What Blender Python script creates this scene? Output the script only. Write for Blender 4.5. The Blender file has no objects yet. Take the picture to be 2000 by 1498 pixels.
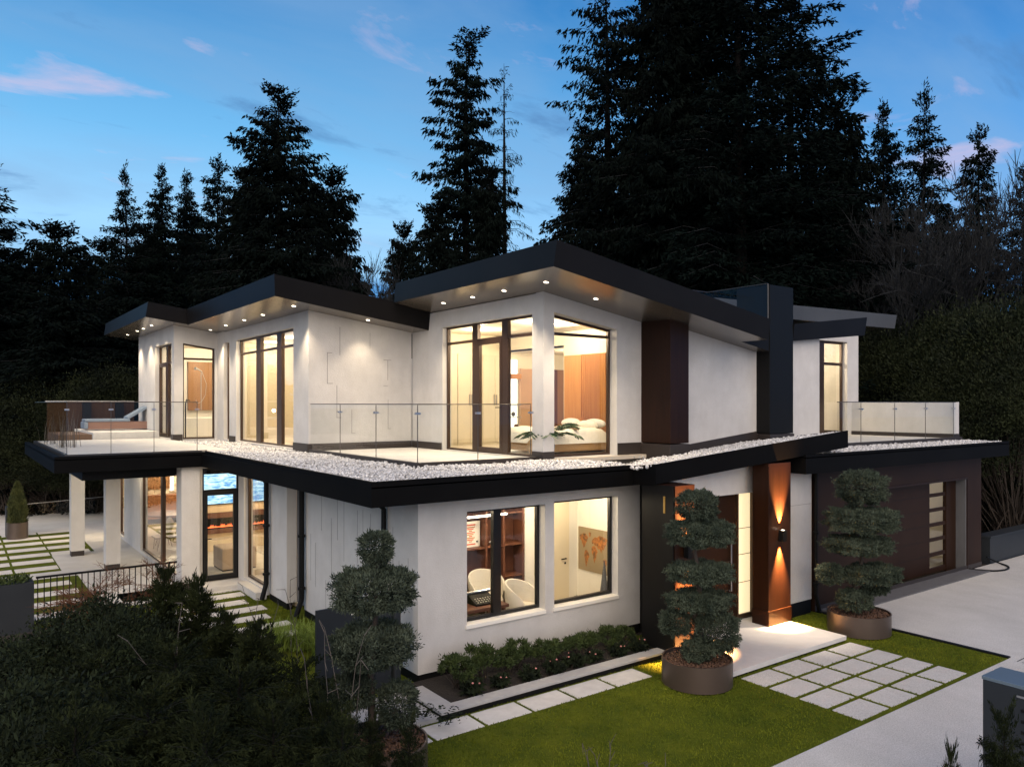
import bpy, math, random
import numpy as np
R = math.radians
random.seed(7)
S = bpy.context.scene
COL = S.collection

# ------------------------------------------------------------------ camera
CAM = (-6.045, -10.848, 4.5)
cd = bpy.data.cameras.new('camera'); cam = bpy.data.objects.new('camera', cd); COL.objects.link(cam)
cam.location = CAM
cam.rotation_euler = (R(90), 0, -math.atan2(.5890, .8081))
cd.sensor_width = 36; cd.lens = 27.07; cd.shift_y = .0195; cd.clip_start = .1; cd.clip_end = 3000
S.camera = cam

# ------------------------------------------------------------------ world (dusk sky)
W = bpy.data.worlds.new('World'); S.world = W; W.use_nodes = True
def build_world():
    nt = W.node_tree; N = nt.nodes; L = nt.links
    N.clear()
    def nd(t, **k):
        n = N.new(t)
        for a, b in k.items(): setattr(n, a, b)
        return n
    def mth(op, a, b=None, clamp=False):
        n = nd('ShaderNodeMath', operation=op); n.use_clamp = clamp
        for i, q in enumerate((a, b)):
            if q is None: continue
            if isinstance(q, (int, float)): n.inputs[i].default_value = q
            else: L.new(q, n.inputs[i])
        return n.outputs[0]
    def ramp(f, stops):
        n = nd('ShaderNodeValToRGB'); cr = n.color_ramp
        while len(cr.elements) < len(stops): cr.elements.new(.5)
        for e, (p, c) in zip(cr.elements, stops): e.position = p; e.color = (*c, 1) if len(c) == 3 else c
        L.new(f, n.inputs[0]); return n.outputs[0]
    def mix(f, a, b, bt='MIX'):
        n = nd('ShaderNodeMix', data_type='RGBA', blend_type=bt)
        for s, q in ((n.inputs[0], f), (n.inputs[6], a), (n.inputs[7], b)):
            if hasattr(q, 'links'): L.new(q, s)
            else: s.default_value = q if isinstance(q, (int, float)) else (*q, 1)
        return n.outputs[2]
    tc = nd('ShaderNodeTexCoord'); sx = nd('ShaderNodeSeparateXYZ'); L.new(tc.outputs['Generated'], sx.inputs[0])
    x, y, z = sx.outputs
    zc = mth('MAXIMUM', z, 0.0)
    base = ramp(zc, [(0, (.19, .36, .54)), (.12, (.20, .39, .58)), (.21, (.22, .42, .62)), (.31, (.105, .31, .54)), (.46, (.026, .155, .37)), (1, (.012, .07, .22))])
    # darker and bluer towards the east (to the right of the house)
    east = mth('ADD', mth('MULTIPLY', x, .81), mth('MULTIPLY', y, -.59))
    ef = mth('MULTIPLY', mth('SUBTRACT', east, -.15), 1.15, True)
    base = mix(ef, base, mix(1.0, base, (.42, .60, .84), 'MULTIPLY'))
    # clouds: direction projected on a plane overhead
    den = mth('ADD', zc, .14)
    cv = nd('ShaderNodeCombineXYZ'); L.new(mth('DIVIDE', x, den), cv.inputs[0]); L.new(mth('DIVIDE', y, den), cv.inputs[1])
    mp = nd('ShaderNodeMapping'); L.new(cv.outputs[0], mp.inputs[0]); mp.inputs[2].default_value = (0, 0, R(-36)); mp.inputs[3].default_value = (.75, 1.5, 1)
    mp.inputs[1].default_value = (3.1, .4, 0)
    n1 = nd('ShaderNodeTexNoise'); n1.inputs['Scale'].default_value = 1.3; n1.inputs['Detail'].default_value = 7; n1.inputs['Roughness'].default_value = .55; n1.inputs['Distortion'].default_value = .35
    L.new(mp.outputs[0], n1.inputs['Vector'])
    n2 = nd('ShaderNodeTexNoise'); n2.inputs['Scale'].default_value = 2.4; n2.inputs['Detail'].default_value = 8; n2.inputs['Roughness'].default_value = .6; n2.inputs['Distortion'].default_value = .5
    L.new(mp.outputs[0], n2.inputs['Vector'])
    soft = ramp(n1.outputs[0], [(.44, (0, 0, 0)), (.66, (1, 1, 1))])
    pk = ramp(n2.outputs[0], [(.605, (0, 0, 0)), (.73, (1, 1, 1))])
    base = mix(mth('MULTIPLY', soft, .42), base, (.15, .26, .42))
    dk = ramp(n2.outputs[0], [(.30, (1, 1, 1)), (.42, (0, 0, 0))])
    base = mix(mth('MULTIPLY', dk, .6), base, (.05, .13, .28))
    base = mix(mth('MULTIPLY', pk, .45), base, (.50, .36, .44))
    # low blue cloud bank behind the trees
    n3 = nd('ShaderNodeTexNoise'); n3.inputs['Scale'].default_value = 6; n3.inputs['Detail'].default_value = 3; L.new(tc.outputs['Generated'], n3.inputs['Vector'])
    bank = mth('SUBTRACT', mth('ADD', .165, mth('MULTIPLY', mth('SUBTRACT', n3.outputs[0], .5), .06)), z)
    bf = mth('MULTIPLY', bank, 60, True)
    base = mix(mth('MULTIPLY', bf, .9), base, (.035, .17, .42))
    sky = nd('ShaderNodeTexSky', sky_type='NISHITA'); sky.sun_disc = False; sky.sun_elevation = R(SUN_EL); sky.sun_rotation = R(SUN_AZ)
    bg1 = nd('ShaderNodeBackground'); L.new(base, bg1.inputs[0]); bg1.inputs[1].default_value = 1.0
    bg2 = nd('ShaderNodeBackground'); L.new(sky.outputs[0], bg2.inputs[0]); bg2.inputs[1].default_value = .004
    ad = nd('ShaderNodeAddShader'); L.new(bg1.outputs[0], ad.inputs[0]); L.new(bg2.outputs[0], ad.inputs[1])
    out = nd('ShaderNodeOutputWorld'); L.new(ad.outputs[0], out.inputs[0])
SUN_EL, SUN_AZ = 38, 215
build_world()
sd = bpy.data.lights.new('sun', 'SUN'); so = bpy.data.objects.new('sun', sd); COL.objects.link(so)
sd.energy = 2.5; sd.angle = R(80); sd.color = (1.0, .80, .60)
# glow of the western sky: from behind and left of the camera
so.rotation_euler = (R(90 - SUN_EL), 0, R(-38))
V = S.view_settings; V.view_transform = 'Standard'; V.look = 'None'; V.exposure = .72; V.gamma = 1
S.cycles.max_bounces = 7; S.cycles.diffuse_bounces = 4; S.cycles.glossy_bounces = 3; S.cycles.transparent_max_bounces = 16
S.cycles.transmission_bounces = 6; S.cycles.caustics_reflective = False; S.cycles.caustics_refractive = False
S.cycles.sample_clamp_indirect = 4

# ------------------------------------------------------------------ materials
MATS = {}
def mat(name, col, rough=.6, metal=0., noise=None, bump=None, spec=.5, emit=None, estr=0., macro=None):
    """noise=(scale, amount, second colour, detail, stretch xyz); bump=(scale, strength, distance)"""
    if name in MATS: return MATS[name]
    m = bpy.data.materials.new(name); m.use_nodes = True; nt = m.node_tree; N = nt.nodes; L = nt.links
    b = N['Principled BSDF']; b.inputs['Base Color'].default_value = (*col, 1)
    b.inputs['Roughness'].default_value = rough; b.inputs['Metallic'].default_value = metal; b.inputs['Specular IOR Level'].default_value = spec
    tc = N.new('ShaderNodeTexCoord')
    if noise:
        sc, amt, c2, det, st = noise
        mp = N.new('ShaderNodeMapping'); L.new(tc.outputs['Object'], mp.inputs[0]); mp.inputs[3].default_value = st
        n = N.new('ShaderNodeTexNoise'); n.inputs['Scale'].default_value = sc; n.inputs['Detail'].default_value = det; n.inputs['Roughness'].default_value = .6
        L.new(mp.outputs[0], n.inputs['Vector'])
        r = N.new('ShaderNodeValToRGB'); r.color_ramp.elements[0].position = .5 - amt; r.color_ramp.elements[1].position = .5 + amt
        r.color_ramp.elements[0].color = (*col, 1); r.color_ramp.elements[1].color = (*c2, 1)
        L.new(n.outputs[0], r.inputs[0]); cs = r.outputs[0]
        for (ms, lo, c3, st3, dt) in (macro or ()):      # broad stains and wear
            mp3 = N.new('ShaderNodeMapping'); L.new(tc.outputs['Object'], mp3.inputs[0]); mp3.inputs[3].default_value = st3; mp3.inputs[1].default_value = (ms * 3, 1, 2)
            n3 = N.new('ShaderNodeTexNoise'); n3.inputs['Scale'].default_value = ms; n3.inputs['Detail'].default_value = dt; n3.inputs['Roughness'].default_value = .65; n3.inputs['Distortion'].default_value = .4; L.new(mp3.outputs[0], n3.inputs['Vector'])
            r3 = N.new('ShaderNodeValToRGB'); r3.color_ramp.elements[0].position = .5 - lo; r3.color_ramp.elements[1].position = .5 + lo; r3.color_ramp.elements[0].color = (*c3, 1); r3.color_ramp.elements[1].color = (1, 1, 1, 1)
            L.new(n3.outputs[0], r3.inputs[0]); mm = N.new('ShaderNodeMix'); mm.data_type = 'RGBA'; mm.blend_type = 'MULTIPLY'; mm.inputs[0].default_value = 1
            L.new(cs, mm.inputs[6]); L.new(r3.outputs[0], mm.inputs[7]); cs = mm.outputs[2]
        L.new(cs, b.inputs['Base Color'])
    if bump:
        n2 = N.new('ShaderNodeTexNoise'); n2.inputs['Scale'].default_value = bump[0]; n2.inputs['Detail'].default_value = 4; L.new(tc.outputs['Object'], n2.inputs['Vector'])
        bp = N.new('ShaderNodeBump'); bp.inputs['Strength'].default_value = bump[1]; bp.inputs['Distance'].default_value = bump[2]
        L.new(n2.outputs[0], bp.inputs['Height']); L.new(bp.outputs[0], b.inputs['Normal'])
    if emit: b.inputs['Emission Color'].default_value = (*emit, 1); b.inputs['Emission Strength'].default_value = estr
    MATS[name] = m; return m
I3 = (1, 1, 1)
STUC = mat('stucco', (.52, .51, .49), .9, noise=(1.6, .25, (.62, .61, .59), 8, I3), bump=(45, .5, .014), spec=.2, macro=[(.7, .25, (.90, .885, .87), I3, 6), (5, .22, (.94, .935, .93), (1, 1, .35), 8)])
JOINT = mat('wall_joint', (.16, .155, .15), .9)
BLACK = mat('black_metal_fascia', (.0035, .0035, .0038), .5, .0, noise=(.8, .25, (.006, .006, .006), 3, I3), bump=(2.0, .05, .02), spec=.03)
ROOFM = mat('roof_fascia_metal', (.007, .0066, .0068), .42, .0, noise=(.8, .25, (.010, .0095, .0097), 3, I3), bump=(1.5, .05, .02), spec=.08)
ROOFG = mat('grey_roof_fascia', (.055, .058, .062), .5, noise=(.8, .25, (.07, .073, .077), 3, I3))
SOFF = mat('soffit_metal', (.17, .15, .13), .26, .7, noise=(.5, .2, (.27, .24, .20), 2, (.3, 3, 1)))
COPPER = mat('brown_metal_panel', (.013, .0052, .0028), .40, .15, noise=(2, .3, (.026, .0100, .0046), 4, (6, 6, .5)), spec=.2)
DARKB = mat('dark_brown_panel', (.016, .0080, .0052), .45, .0, noise=(1.1, .3, (.028, .0142, .0088), 4, (1, 1, .4)), spec=.10)
FRAME = mat('bronze_frame', (.045, .024, .014), .4, .3)
FRAMEB = mat('black_frame', (.008, .008, .009), .4, .2)
BASEB = mat('base_flashing', (.035, .027, .023), .5, .2)
CONC = mat('concrete_slab', (.48, .47, .455), .85, noise=(3, .3, (.56, .55, .53), 8, I3), bump=(90, .25, .006), spec=.25, macro=[(.9, .25, (.84, .83, .81), I3, 7)])
PAVE = mat('paving', (.52, .505, .48), .85, noise=(6, .25, (.64, .62, .59), 8, I3), bump=(120, .25, .005), spec=.25, macro=[(.8, .25, (.85, .84, .82), I3, 7)])
def exposed():
    m = mat('exposed_aggregate', (.36, .355, .34), .9, noise=(60, .18, (.64, .63, .605), 9, I3), bump=(160, .35, .006), spec=.2, macro=[(.30, .22, (.80, .80, .80), I3, 7), (1.7, .2, (.88, .875, .86), (1, .4, 1), 8)])
    return m
DRIVE = exposed()
KERB = mat('kerb_concrete', (.30, .295, .29), .85, noise=(8, .3, (.38, .375, .365), 6, I3))
GRASS = mat('lawn_grass', (.046, .072, .007), .95, noise=(2.6, .28, (.135, .148, .011), 10, (1, 1, 1)), bump=(70, .9, .03), spec=.1, macro=[(.45, .2, (.62, .68, .6), I3, 5)])
BLADE = mat('grass_blade', (.058, .088, .008), .8, noise=(1.2, .25, (.175, .19, .014), 7, I3), spec=.1, macro=[(.45, .2, (.62, .68, .6), I3, 5)])
SOIL = mat('dark_soil', (.010, .008, .006), .95, noise=(20, .3, (.022, .016, .011), 6, I3), bump=(30, .8, .03))
BARK = mat('bark_mulch', (.030, .014, .008), .8, noise=(18, .2, (.11, .055, .03), 2, I3), bump=(40, .6, .02))
PEB = mat('white_pebble', (.26, .255, .25), .6, noise=(16, .14, (.66, .655, .645), 2, I3), spec=.35)
TRUNKM = mat('dark_tree_bark', (.006, .0055, .005), .95, noise=(2, .3, (.012, .010, .009), 4, (1, 1, .2)), spec=.1)
WOODB = mat('trunk_bark', (.030, .022, .017), .9, noise=(9, .3, (.055, .042, .033), 4, (1, 1, .2)), bump=(12, .6, .03))
TWIG = mat('bare_twig', (.022, .024, .026), .95, spec=.1)
TWIGP = mat('pale_twig', (.085, .072, .062), .9)
TWIGR = mat('maple_twig', (.12, .055, .030), .9, spec=.1)
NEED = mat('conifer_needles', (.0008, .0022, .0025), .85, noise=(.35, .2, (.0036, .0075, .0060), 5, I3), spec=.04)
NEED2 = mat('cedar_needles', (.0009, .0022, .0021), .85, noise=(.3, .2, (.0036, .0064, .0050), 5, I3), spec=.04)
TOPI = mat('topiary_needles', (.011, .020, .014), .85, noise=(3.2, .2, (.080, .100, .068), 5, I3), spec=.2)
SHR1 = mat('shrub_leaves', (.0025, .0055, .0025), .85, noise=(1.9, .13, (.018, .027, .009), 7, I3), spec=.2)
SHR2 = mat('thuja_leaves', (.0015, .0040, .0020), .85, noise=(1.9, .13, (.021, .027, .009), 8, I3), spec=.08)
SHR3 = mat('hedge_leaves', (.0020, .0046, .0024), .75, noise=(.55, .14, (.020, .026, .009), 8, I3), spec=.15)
SHR4 = mat('border_leaves', (.012, .024, .006), .75, noise=(4, .2, (.055, .080, .018), 5, I3), spec=.3)
LIME = mat('sedge_blade', (.10, .16, .018), .7, noise=(3, .2, (.20, .27, .04), 2, I3))
CONE = mat('golden_cypress', (.018, .028, .005), .8, noise=(3, .2, (.060, .068, .012), 4, I3))
PINK = mat('pink_petal', (.55, .22, .20), .6)
STEEL = mat('steel', (.45, .45, .46), .3, .9)
RAILC = mat('rail_cap', (.10, .09, .08), .3, .7)
POT = mat('bronze_planter', (.085, .062, .050), .38, .45, noise=(1.2, .3, (.105, .080, .066), 3, I3))
GREYST = mat('grey_stone', (.07, .07, .074), .7, noise=(5, .3, (.11, .11, .115), 5, (1, 1, .3)))
STEELB = mat('charcoal_panel', (.018, .021, .025), .5, .1, noise=(1, .3, (.026, .03, .034), 3, I3), spec=.3)
TOPB = mat('zinc_top', (.16, .21, .25), .35, .5)
# interior
CREAM = mat('cream_wall', (.74, .66, .50), .8)
CREAMD = mat('cream_door', (.68, .60, .45), .6)
WHITEW = mat('white_wall', (.80, .77, .70), .8)
FLOORI = mat('pale_floor', (.52, .45, .35), .35, noise=(1.2, .3, (.60, .53, .42), 5, (.4, 3, 1)))
CEIL = mat('cream_ceiling', (.72, .66, .54), .9)
ORW = mat('amber_wood', (.42, .17, .035), .5, noise=(3, .25, (.52, .23, .055), 4, (6, 6, .4)))
WALN = mat('walnut', (.085, .030, .018), .45, noise=(3, .3, (.13, .05, .028), 5, (6, 6, .4)))
BROWNW = mat('brown_panelling', (.24, .115, .045), .5, noise=(2, .3, (.32, .16, .065), 5, (5, 5, .4)))
SHEET = mat('bed_linen', (.74, .70, .60), .9, noise=(4, .2, (.80, .77, .69), 3, I3), bump=(6, .6, .05))
TANB = mat('tan_upholstery', (.45, .27, .11), .85)
LEATH = mat('cream_leather', (.70, .66, .58), .5)
GREYF = mat('lounger_fabric', (.16, .20, .25), .85)
TEAK = mat('teak_slats', (.16, .085, .06), .6, noise=(3, .3, (.22, .12, .08), 4, (1, 1, 12)))
DARKW = mat('dark_wood_deck', (.10, .055, .03), .6, noise=(3, .3, (.15, .085, .05), 4, (1, 14, 1)))
BLACKM = mat('matt_black', (.006, .006, .006), .5, spec=.15)
AMBREFL = mat('amber_reflection', (.30, .18, .035), .35, .3)  # colour of the reflection painted on the left entrance column's side
NAVY = mat('navy_cover', (.004, .010, .035), .7)
LIT = mat('lamp_lens', (1, 1, 1), .5, emit=(1, .86, .66), estr=7)
LITC = mat('glowing_frosted_pane', (.8, .7, .45), .5, emit=(1, .80, .47), estr=.52)  # light of the hall behind the frosted sidelights, put into the pane as emission
LITW = mat('bright_shelf_backlight', (.9, .9, .85), .5, emit=(1, .97, .85), estr=1.3)
FLAME = mat('flame', (.9, .2, .05), .5, emit=(1, .16, .05), estr=1.6)
def glass(name, tint, refl=1.0):
    m = bpy.data.materials.new(name); m.use_nodes = True; nt = m.node_tree; N = nt.nodes; L = nt.links; N.clear()
    o = N.new('ShaderNodeOutputMaterial'); mx = N.new('ShaderNodeMixShader'); t = N.new('ShaderNodeBsdfTransparent'); g = N.new('ShaderNodeBsdfGlossy')
    fr = N.new('ShaderNodeLayerWeight'); fr.inputs[0].default_value = .5
    pw = N.new('ShaderNodeMath'); pw.operation = 'POWER'; L.new(fr.outputs['Facing'], pw.inputs[0]); pw.inputs[1].default_value = 4
    mu = N.new('ShaderNodeMath'); mu.operation = 'MULTIPLY_ADD'; mu.inputs[1].default_value = .9 * refl; mu.inputs[2].default_value = .05 * refl; L.new(pw.outputs[0], mu.inputs[0])
    t.inputs[0].default_value = (*tint, 1); g.inputs['Roughness'].default_value = .01
    L.new(mu.outputs[0], mx.inputs[0]); L.new(t.outputs[0], mx.inputs[1]); L.new(g.outputs[0], mx.inputs[2]); L.new(mx.outputs[0], o.inputs[0])
    return m
GLASS = glass('window_glass', (.93, .93, .90), 1.5)
RGLASS = glass('rail_glass', (.92, .94, .93), .45)
def sea_mat():
    m = bpy.data.materials.new('sea_picture'); m.use_nodes = True; nt = m.node_tree; N = nt.nodes; L = nt.links; b = N['Principled BSDF']
    tc = N.new('ShaderNodeTexCoord'); mp = N.new('ShaderNodeMapping'); mp.inputs[3].default_value = (1.2, 1, 5); L.new(tc.outputs['Object'], mp.inputs[0])
    n = N.new('ShaderNodeTexNoise'); n.inputs['Scale'].default_value = 3; n.inputs['Detail'].default_value = 6; n.inputs['Distortion'].default_value = 1; L.new(mp.outputs[0], n.inputs['Vector'])
    r = N.new('ShaderNodeValToRGB'); r.color_ramp.elements[0].position = .38; r.color_ramp.elements[0].color = (.02, .22, .55, 1)
    r.color_ramp.elements[1].position = .62; r.color_ramp.elements[1].color = (.55, .85, .95, 1); L.new(n.outputs[0], r.inputs[0])
    b.inputs['Base Color'].default_value = (0, 0, 0, 1); L.new(r.outputs[0], b.inputs['Emission Color']); b.inputs['Emission Strength'].default_value = 1.15
    return m
SEA = sea_mat()

# ------------------------------------------------------------------ mesh helpers
def tag(o, label=None, cat=None, group=None, kind=None):
    for k, v in (('label', label), ('category', cat), ('group', group), ('kind', kind or ('thing' if cat else None))):
        if v: o[k] = v
    return o
def empty(name, loc=(0, 0, 0), label=None, cat=None, group=None):
    o = bpy.data.objects.new(name, None); COL.objects.link(o); o.location = loc; o.empty_display_size = .2
    return tag(o, label, cat, group)
ORG = {}
class MB:
    def __init__(s): s.v = []; s.f = []; s.m = []; s.mats = []
    def mi(s, m):
        if m not in s.mats: s.mats.append(m)
        return s.mats.index(m)
    def add(s, vs, fs, m):
        b = len(s.v); s.v += [tuple(q) for q in vs]; k = s.mi(m)
        for f in fs: s.f.append(tuple(b + i for i in f)); s.m.append(k)
        return s
    def box(s, a0, a1, b0, b1, z0, z1, m):
        return s.hexa([(a0, b0), (a1, b0), (a1, b1), (a0, b1)], z0, z1, m)
    def hexa(s, pl, z0, z1, m):
        """plan polygon (counter-clockwise); z0/z1 constants, lists or functions of (u, v)"""
        n = len(pl)
        if sum(pl[i][0] * pl[(i + 1) % n][1] - pl[(i + 1) % n][0] * pl[i][1] for i in range(n)) < 0: pl = pl[::-1]
        g = lambda z, p: z(*p) if callable(z) else z
        vs = [(p[0], p[1], g(z0, p)) for p in pl] + [(p[0], p[1], g(z1, p)) for p in pl]
        fs = [tuple(range(n))[::-1], tuple(range(n, 2 * n))] + [(i, (i + 1) % n, n + (i + 1) % n, n + i) for i in range(n)]
        return s.add(vs, fs, m)
    def tube(s, pts, r, m, n=8, cap=True):
        pts = [np.array(p, float) for p in pts]; rs = r if isinstance(r, (list, tuple)) else [r] * len(pts)
        vs = []; prev = None
        for i, p in enumerate(pts):
            d = pts[min(i + 1, len(pts) - 1)] - pts[max(i - 1, 0)]; d /= np.linalg.norm(d) + 1e-9
            a = np.cross(d, (0, 0, 1)) if prev is None else prev - d * np.dot(prev, d)
            if np.linalg.norm(a) < 1e-3: a = np.cross(d, (0, 1, 0))
            a /= np.linalg.norm(a); prev = a; b = np.cross(d, a)
            for k in range(n):
                t = 2 * math.pi * k / n; vs.append(p + (a * math.cos(t) + b * math.sin(t)) * rs[i])
        fs = [(i * n + k, i * n + (k + 1) % n, (i + 1) * n + (k + 1) % n, (i + 1) * n + k) for i in range(len(pts) - 1) for k in range(n)]
        if cap: fs += [tuple(range(n))[::-1], tuple(range((len(pts) - 1) * n, len(pts) * n))]
        return s.add(vs, fs, m)
    def lathe(s, c, prof, m, n=48):
        """prof: list of (radius, z)"""
        vs = [(c[0] + r * math.cos(2 * math.pi * k / n), c[1] + r * math.sin(2 * math.pi * k / n), c[2] + z) for r, z in prof for k in range(n)]
        fs = [(i * n + k, i * n + (k + 1) % n, (i + 1) * n + (k + 1) % n, (i + 1) * n + k) for i in range(len(prof) - 1) for k in range(n)]
        return s.add(vs, fs, m)
    def blob(s, c, rad, m, n=14, k=9, jit=0, seed=0):
        rg = random.Random(seed); vs = []; fs = []
        for i in range(k + 1):
            th = math.pi * i / k
            for j in range(n):
                ph = 2 * math.pi * j / n; q = 1 + rg.uniform(-jit, jit)
                vs.append((c[0] + rad[0] * math.sin(th) * math.cos(ph) * q, c[1] + rad[1] * math.sin(th) * math.sin(ph) * q, c[2] - rad[2] * math.cos(th) * q))
        fs = [(i * n + j, i * n + (j + 1) % n, (i + 1) * n + (j + 1) % n, (i + 1) * n + j) for i in range(k) for j in range(n)]
        return s.add(vs, fs, m)
    def build(s, name, parent=None, smooth=False, bevel=0., label=None):
        org = ORG.get(parent, (0, 0, 0)) if parent is not None else (0, 0, 0)
        me = bpy.data.meshes.new(name); v = [(a - org[0], b - org[1], c - org[2]) for a, b, c in s.v]
        me.from_pydata(v, [], s.f)
        for m in s.mats: me.materials.append(m)
        me.polygons.foreach_set('material_index', s.m)
        if smooth: me.polygons.foreach_set('use_smooth', [True] * len(s.f))
        me.update(); o = bpy.data.objects.new(name, me); COL.objects.link(o)
        if parent is not None: o.parent = parent; ORG[o] = org
        if bevel:
            b = o.modifiers.new('bevel', 'BEVEL'); b.width = bevel; b.segments = 2; b.limit_method = 'ANGLE'
        if smooth:
            try: me.set_sharp_from_angle(angle=R(40))
            except Exception: pass
        if label: o['label'] = label
        return o
def thing(name, loc, label, cat, group=None):
    o = empty(name, loc, label, cat, group); ORG[o] = tuple(loc); return o
def copy_tree(o, loc, rz=0, sc=None, label=None):
    c = o.copy(); COL.objects.link(c); c.location = loc; c.rotation_euler = (0, 0, rz)
    if sc is not None: c.scale = sc if isinstance(sc, tuple) else (sc,) * 3
    if label: c['label'] = label
    def rec(a, b):
        for ch in list(a.children):
            k = ch.copy(); COL.objects.link(k); k.parent = b; rec(ch, k)
    rec(o, c); return c
def struct(name, mb, **k): return tag(mb.build(name, **k), kind='structure')

# fast leaf meshes
def quads_obj(name, V4, mt, parent=None, wood=None, wmat=None):
    """V4: (n,4,3) quads in the parent's own space; wood: (verts, faces)"""
    n = len(V4); v = np.asarray(V4, np.float32).reshape(-1, 3)
    me = bpy.data.meshes.new(name); nw = 0
    if wood is not None: wv, wf = wood; wv = np.asarray(wv, np.float32).reshape(-1, 3); wf = np.asarray(wf, np.int32); nw = len(wf)
    allv = v if wood is None else np.vstack([v, wv])
    me.vertices.add(len(allv)); me.vertices.foreach_set('co', allv.ravel())
    loops = np.arange(4 * n, dtype=np.int32)
    if nw: loops = np.concatenate([loops, (wf + 4 * n).ravel().astype(np.int32)])
    me.loops.add(len(loops)); me.loops.foreach_set('vertex_index', loops)
    me.polygons.add(n + nw); me.polygons.foreach_set('loop_start', np.arange(0, 4 * (n + nw), 4, dtype=np.int32))
    me.materials.append(mt)
    if nw: me.materials.append(wmat); me.polygons.foreach_set('material_index', np.concatenate([np.zeros(n, np.int32), np.ones(nw, np.int32)]))
    me.update(calc_edges=True); me.validate()
    o = bpy.data.objects.new(name, me); COL.objects.link(o)
    if parent is not None: o.parent = parent; ORG[o] = ORG.get(parent, (0, 0, 0))
    return o
def norm(a): return a / (np.linalg.norm(a, axis=-1, keepdims=True) + 1e-9)
def leaf_quads(P, D, ln, wd, rg, fold=.0):
    """rhombus leaves at P pointing along D"""
    n = len(P); D = norm(D); r = norm(rg.normal(size=(n, 3))); Sd = norm(np.cross(D, r))
    ln = np.broadcast_to(np.asarray(ln, float), (n,))[:, None]; wd = np.broadcast_to(np.asarray(wd, float), (n,))[:, None]
    a = P; c = P + D * ln; m = P + D * ln * .45
    return np.stack([a, m + Sd * wd * .5, c, m - Sd * wd * .5], 1)
def sticks(A, B, ra, rb):
    """three-sided sticks from A to B as quads -> verts, faces"""
    n = len(A); D = norm(B - A); up = np.tile([0.13, .21, 1.], (n, 1)); s = norm(np.cross(D, up)); t = np.cross(D, s)
    vs = []
    for c, rr in ((A, ra), (B, rb)):
        rr = np.broadcast_to(np.asarray(rr, float), (n,))[:, None]
        for k in range(3):
            an = 2 * math.pi * k / 3; vs.append(c + (s * math.cos(an) + t * math.sin(an)) * rr)
    vs = np.stack(vs, 1)                       # n,6,3
    b = (np.arange(n) * 6)[:, None]
    fs = np.concatenate([b + np.array([k, (k + 1) % 3, 3 + (k + 1) % 3, 3 + k]) for k in range(3)], 0)
    return vs.reshape(-1, 3), fs
def cat_wood(lst):
    V_ = []; F_ = []; o = 0
    for v, f in lst: V_.append(v); F_.append(f + o); o += len(v)
    return np.vstack(V_), np.vstack(F_)


# ------------------------------------------------------------------ ground
T = MB(); T.box(-400, 500, -120, 700, -.6, -.05, SOIL); struct('ground', T)
D = MB()
D.hexa([(-30, -40), (60, -40), (60, -5.03), (-30, -5.03)], -.04, .002, DRIVE)
D.hexa([(9.12, -5.03), (22.2, -5.03), (22.2, -1.3), (9.12, -1.3)], -.04, .002, DRIVE)
struct('driveway', D)
D = MB(); D.hexa([(9.0, -5.19), (40, -5.19), (40, -5.172), (9.0, -5.172)], .0, .004, FRAMEB); D.hexa([(9.0, -12), (9.018, -12), (9.018, -5.25), (9.0, -5.25)], .0, .004, FRAMEB); struct('driveway_joint', D)
D = MB(); D.box(9.04, 9.12, -5.03, -1.3, -.04, .03, FRAMEB); struct('lawn_edging', D)
LW = MB(); LW.box(-3.4, 9.04, -5.03, -.2, -.04, .0, GRASS); struct('lawn', LW)
D = MB(); D.box(-3.4, 1.2, -.2, 8.35, -.04, .0, GRASS); D.box(-9, -3.63, 13.0, 20.6, -.04, .0, GRASS); D.box(-3.63, -2.5, 15.6, 20.6, -.04, .0, GRASS); D.box(-9, -3.35, 7.4, 12.2, -.04, .0, GRASS)
struct('grass_bed', D)
D = MB(); D.box(-9, 1, 20.6, 27, -.04, .012, CONC); D.box(-2.5, 1, 13, 20.6, -.04, .012, CONC); D.box(-3.63, -2.5, 13, 15.6, -.04, .012, CONC); D.box(-9, -1.2, 12.2, 13, -.04, .012, CONC)
D.box(-3.35, -1.2, 8.35, 12.2, -.04, .012, CONC); D.box(-2.9, -.2, 8.0, 9.3, -.04, .012, CONC)
struct('patio', D)
D = MB(); D.box(-1.4, -.44, -1.42, -.22, -.04, .06, KERB); struct('path', D)

def on_paver(a, b):
    r = np.zeros(len(a), bool)
    for i in range(4):
        for j in range(4): x = 4.40 + i * .83; y = -4.94 + j * .535; r |= (a > x - .01) & (a < x + .755) & (b > y - .01) & (b < y + .465)
    for k in range(-2, 4): x = .03 + k * .83; r |= (a > x - .01) & (a < x + .785) & (b > -1.96) & (b < -1.48)
    for (a1, b0, b1) in ((-.46, 7.4, 7.8), (-.62, 6.66, 7.05), (-.44, 5.92, 6.33), (-.60, 5.2, 5.57), (-.41, 4.46, 4.8), (-.5, 3.72, 4.06)): r |= (a > -2.31) & (a < a1 + .01) & (b > b0 - .01) & (b < b1 + .01)
    return r
def grass_tufts(name, rects, dens, h, label):
    rg = np.random.default_rng(5); Q = []
    for (a0, a1, b0, b1) in rects:
        n = int((a1 - a0) * (b1 - b0) * dens); P = np.stack([rg.uniform(a0, a1, n), rg.uniform(b0, b1, n), np.zeros(n)], 1)
        P = P[~on_paver(P[:, 0], P[:, 1])]; n = len(P); Dn = np.stack([rg.normal(0, .45, n), rg.normal(0, .45, n), np.ones(n)], 1)
        Q.append(leaf_quads(P, Dn, rg.uniform(.5, 1.2, n) * h, .012, rg))
    o = quads_obj(name, np.concatenate(Q), BLADE); tag(o, label, 'grass', kind='stuff')
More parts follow.
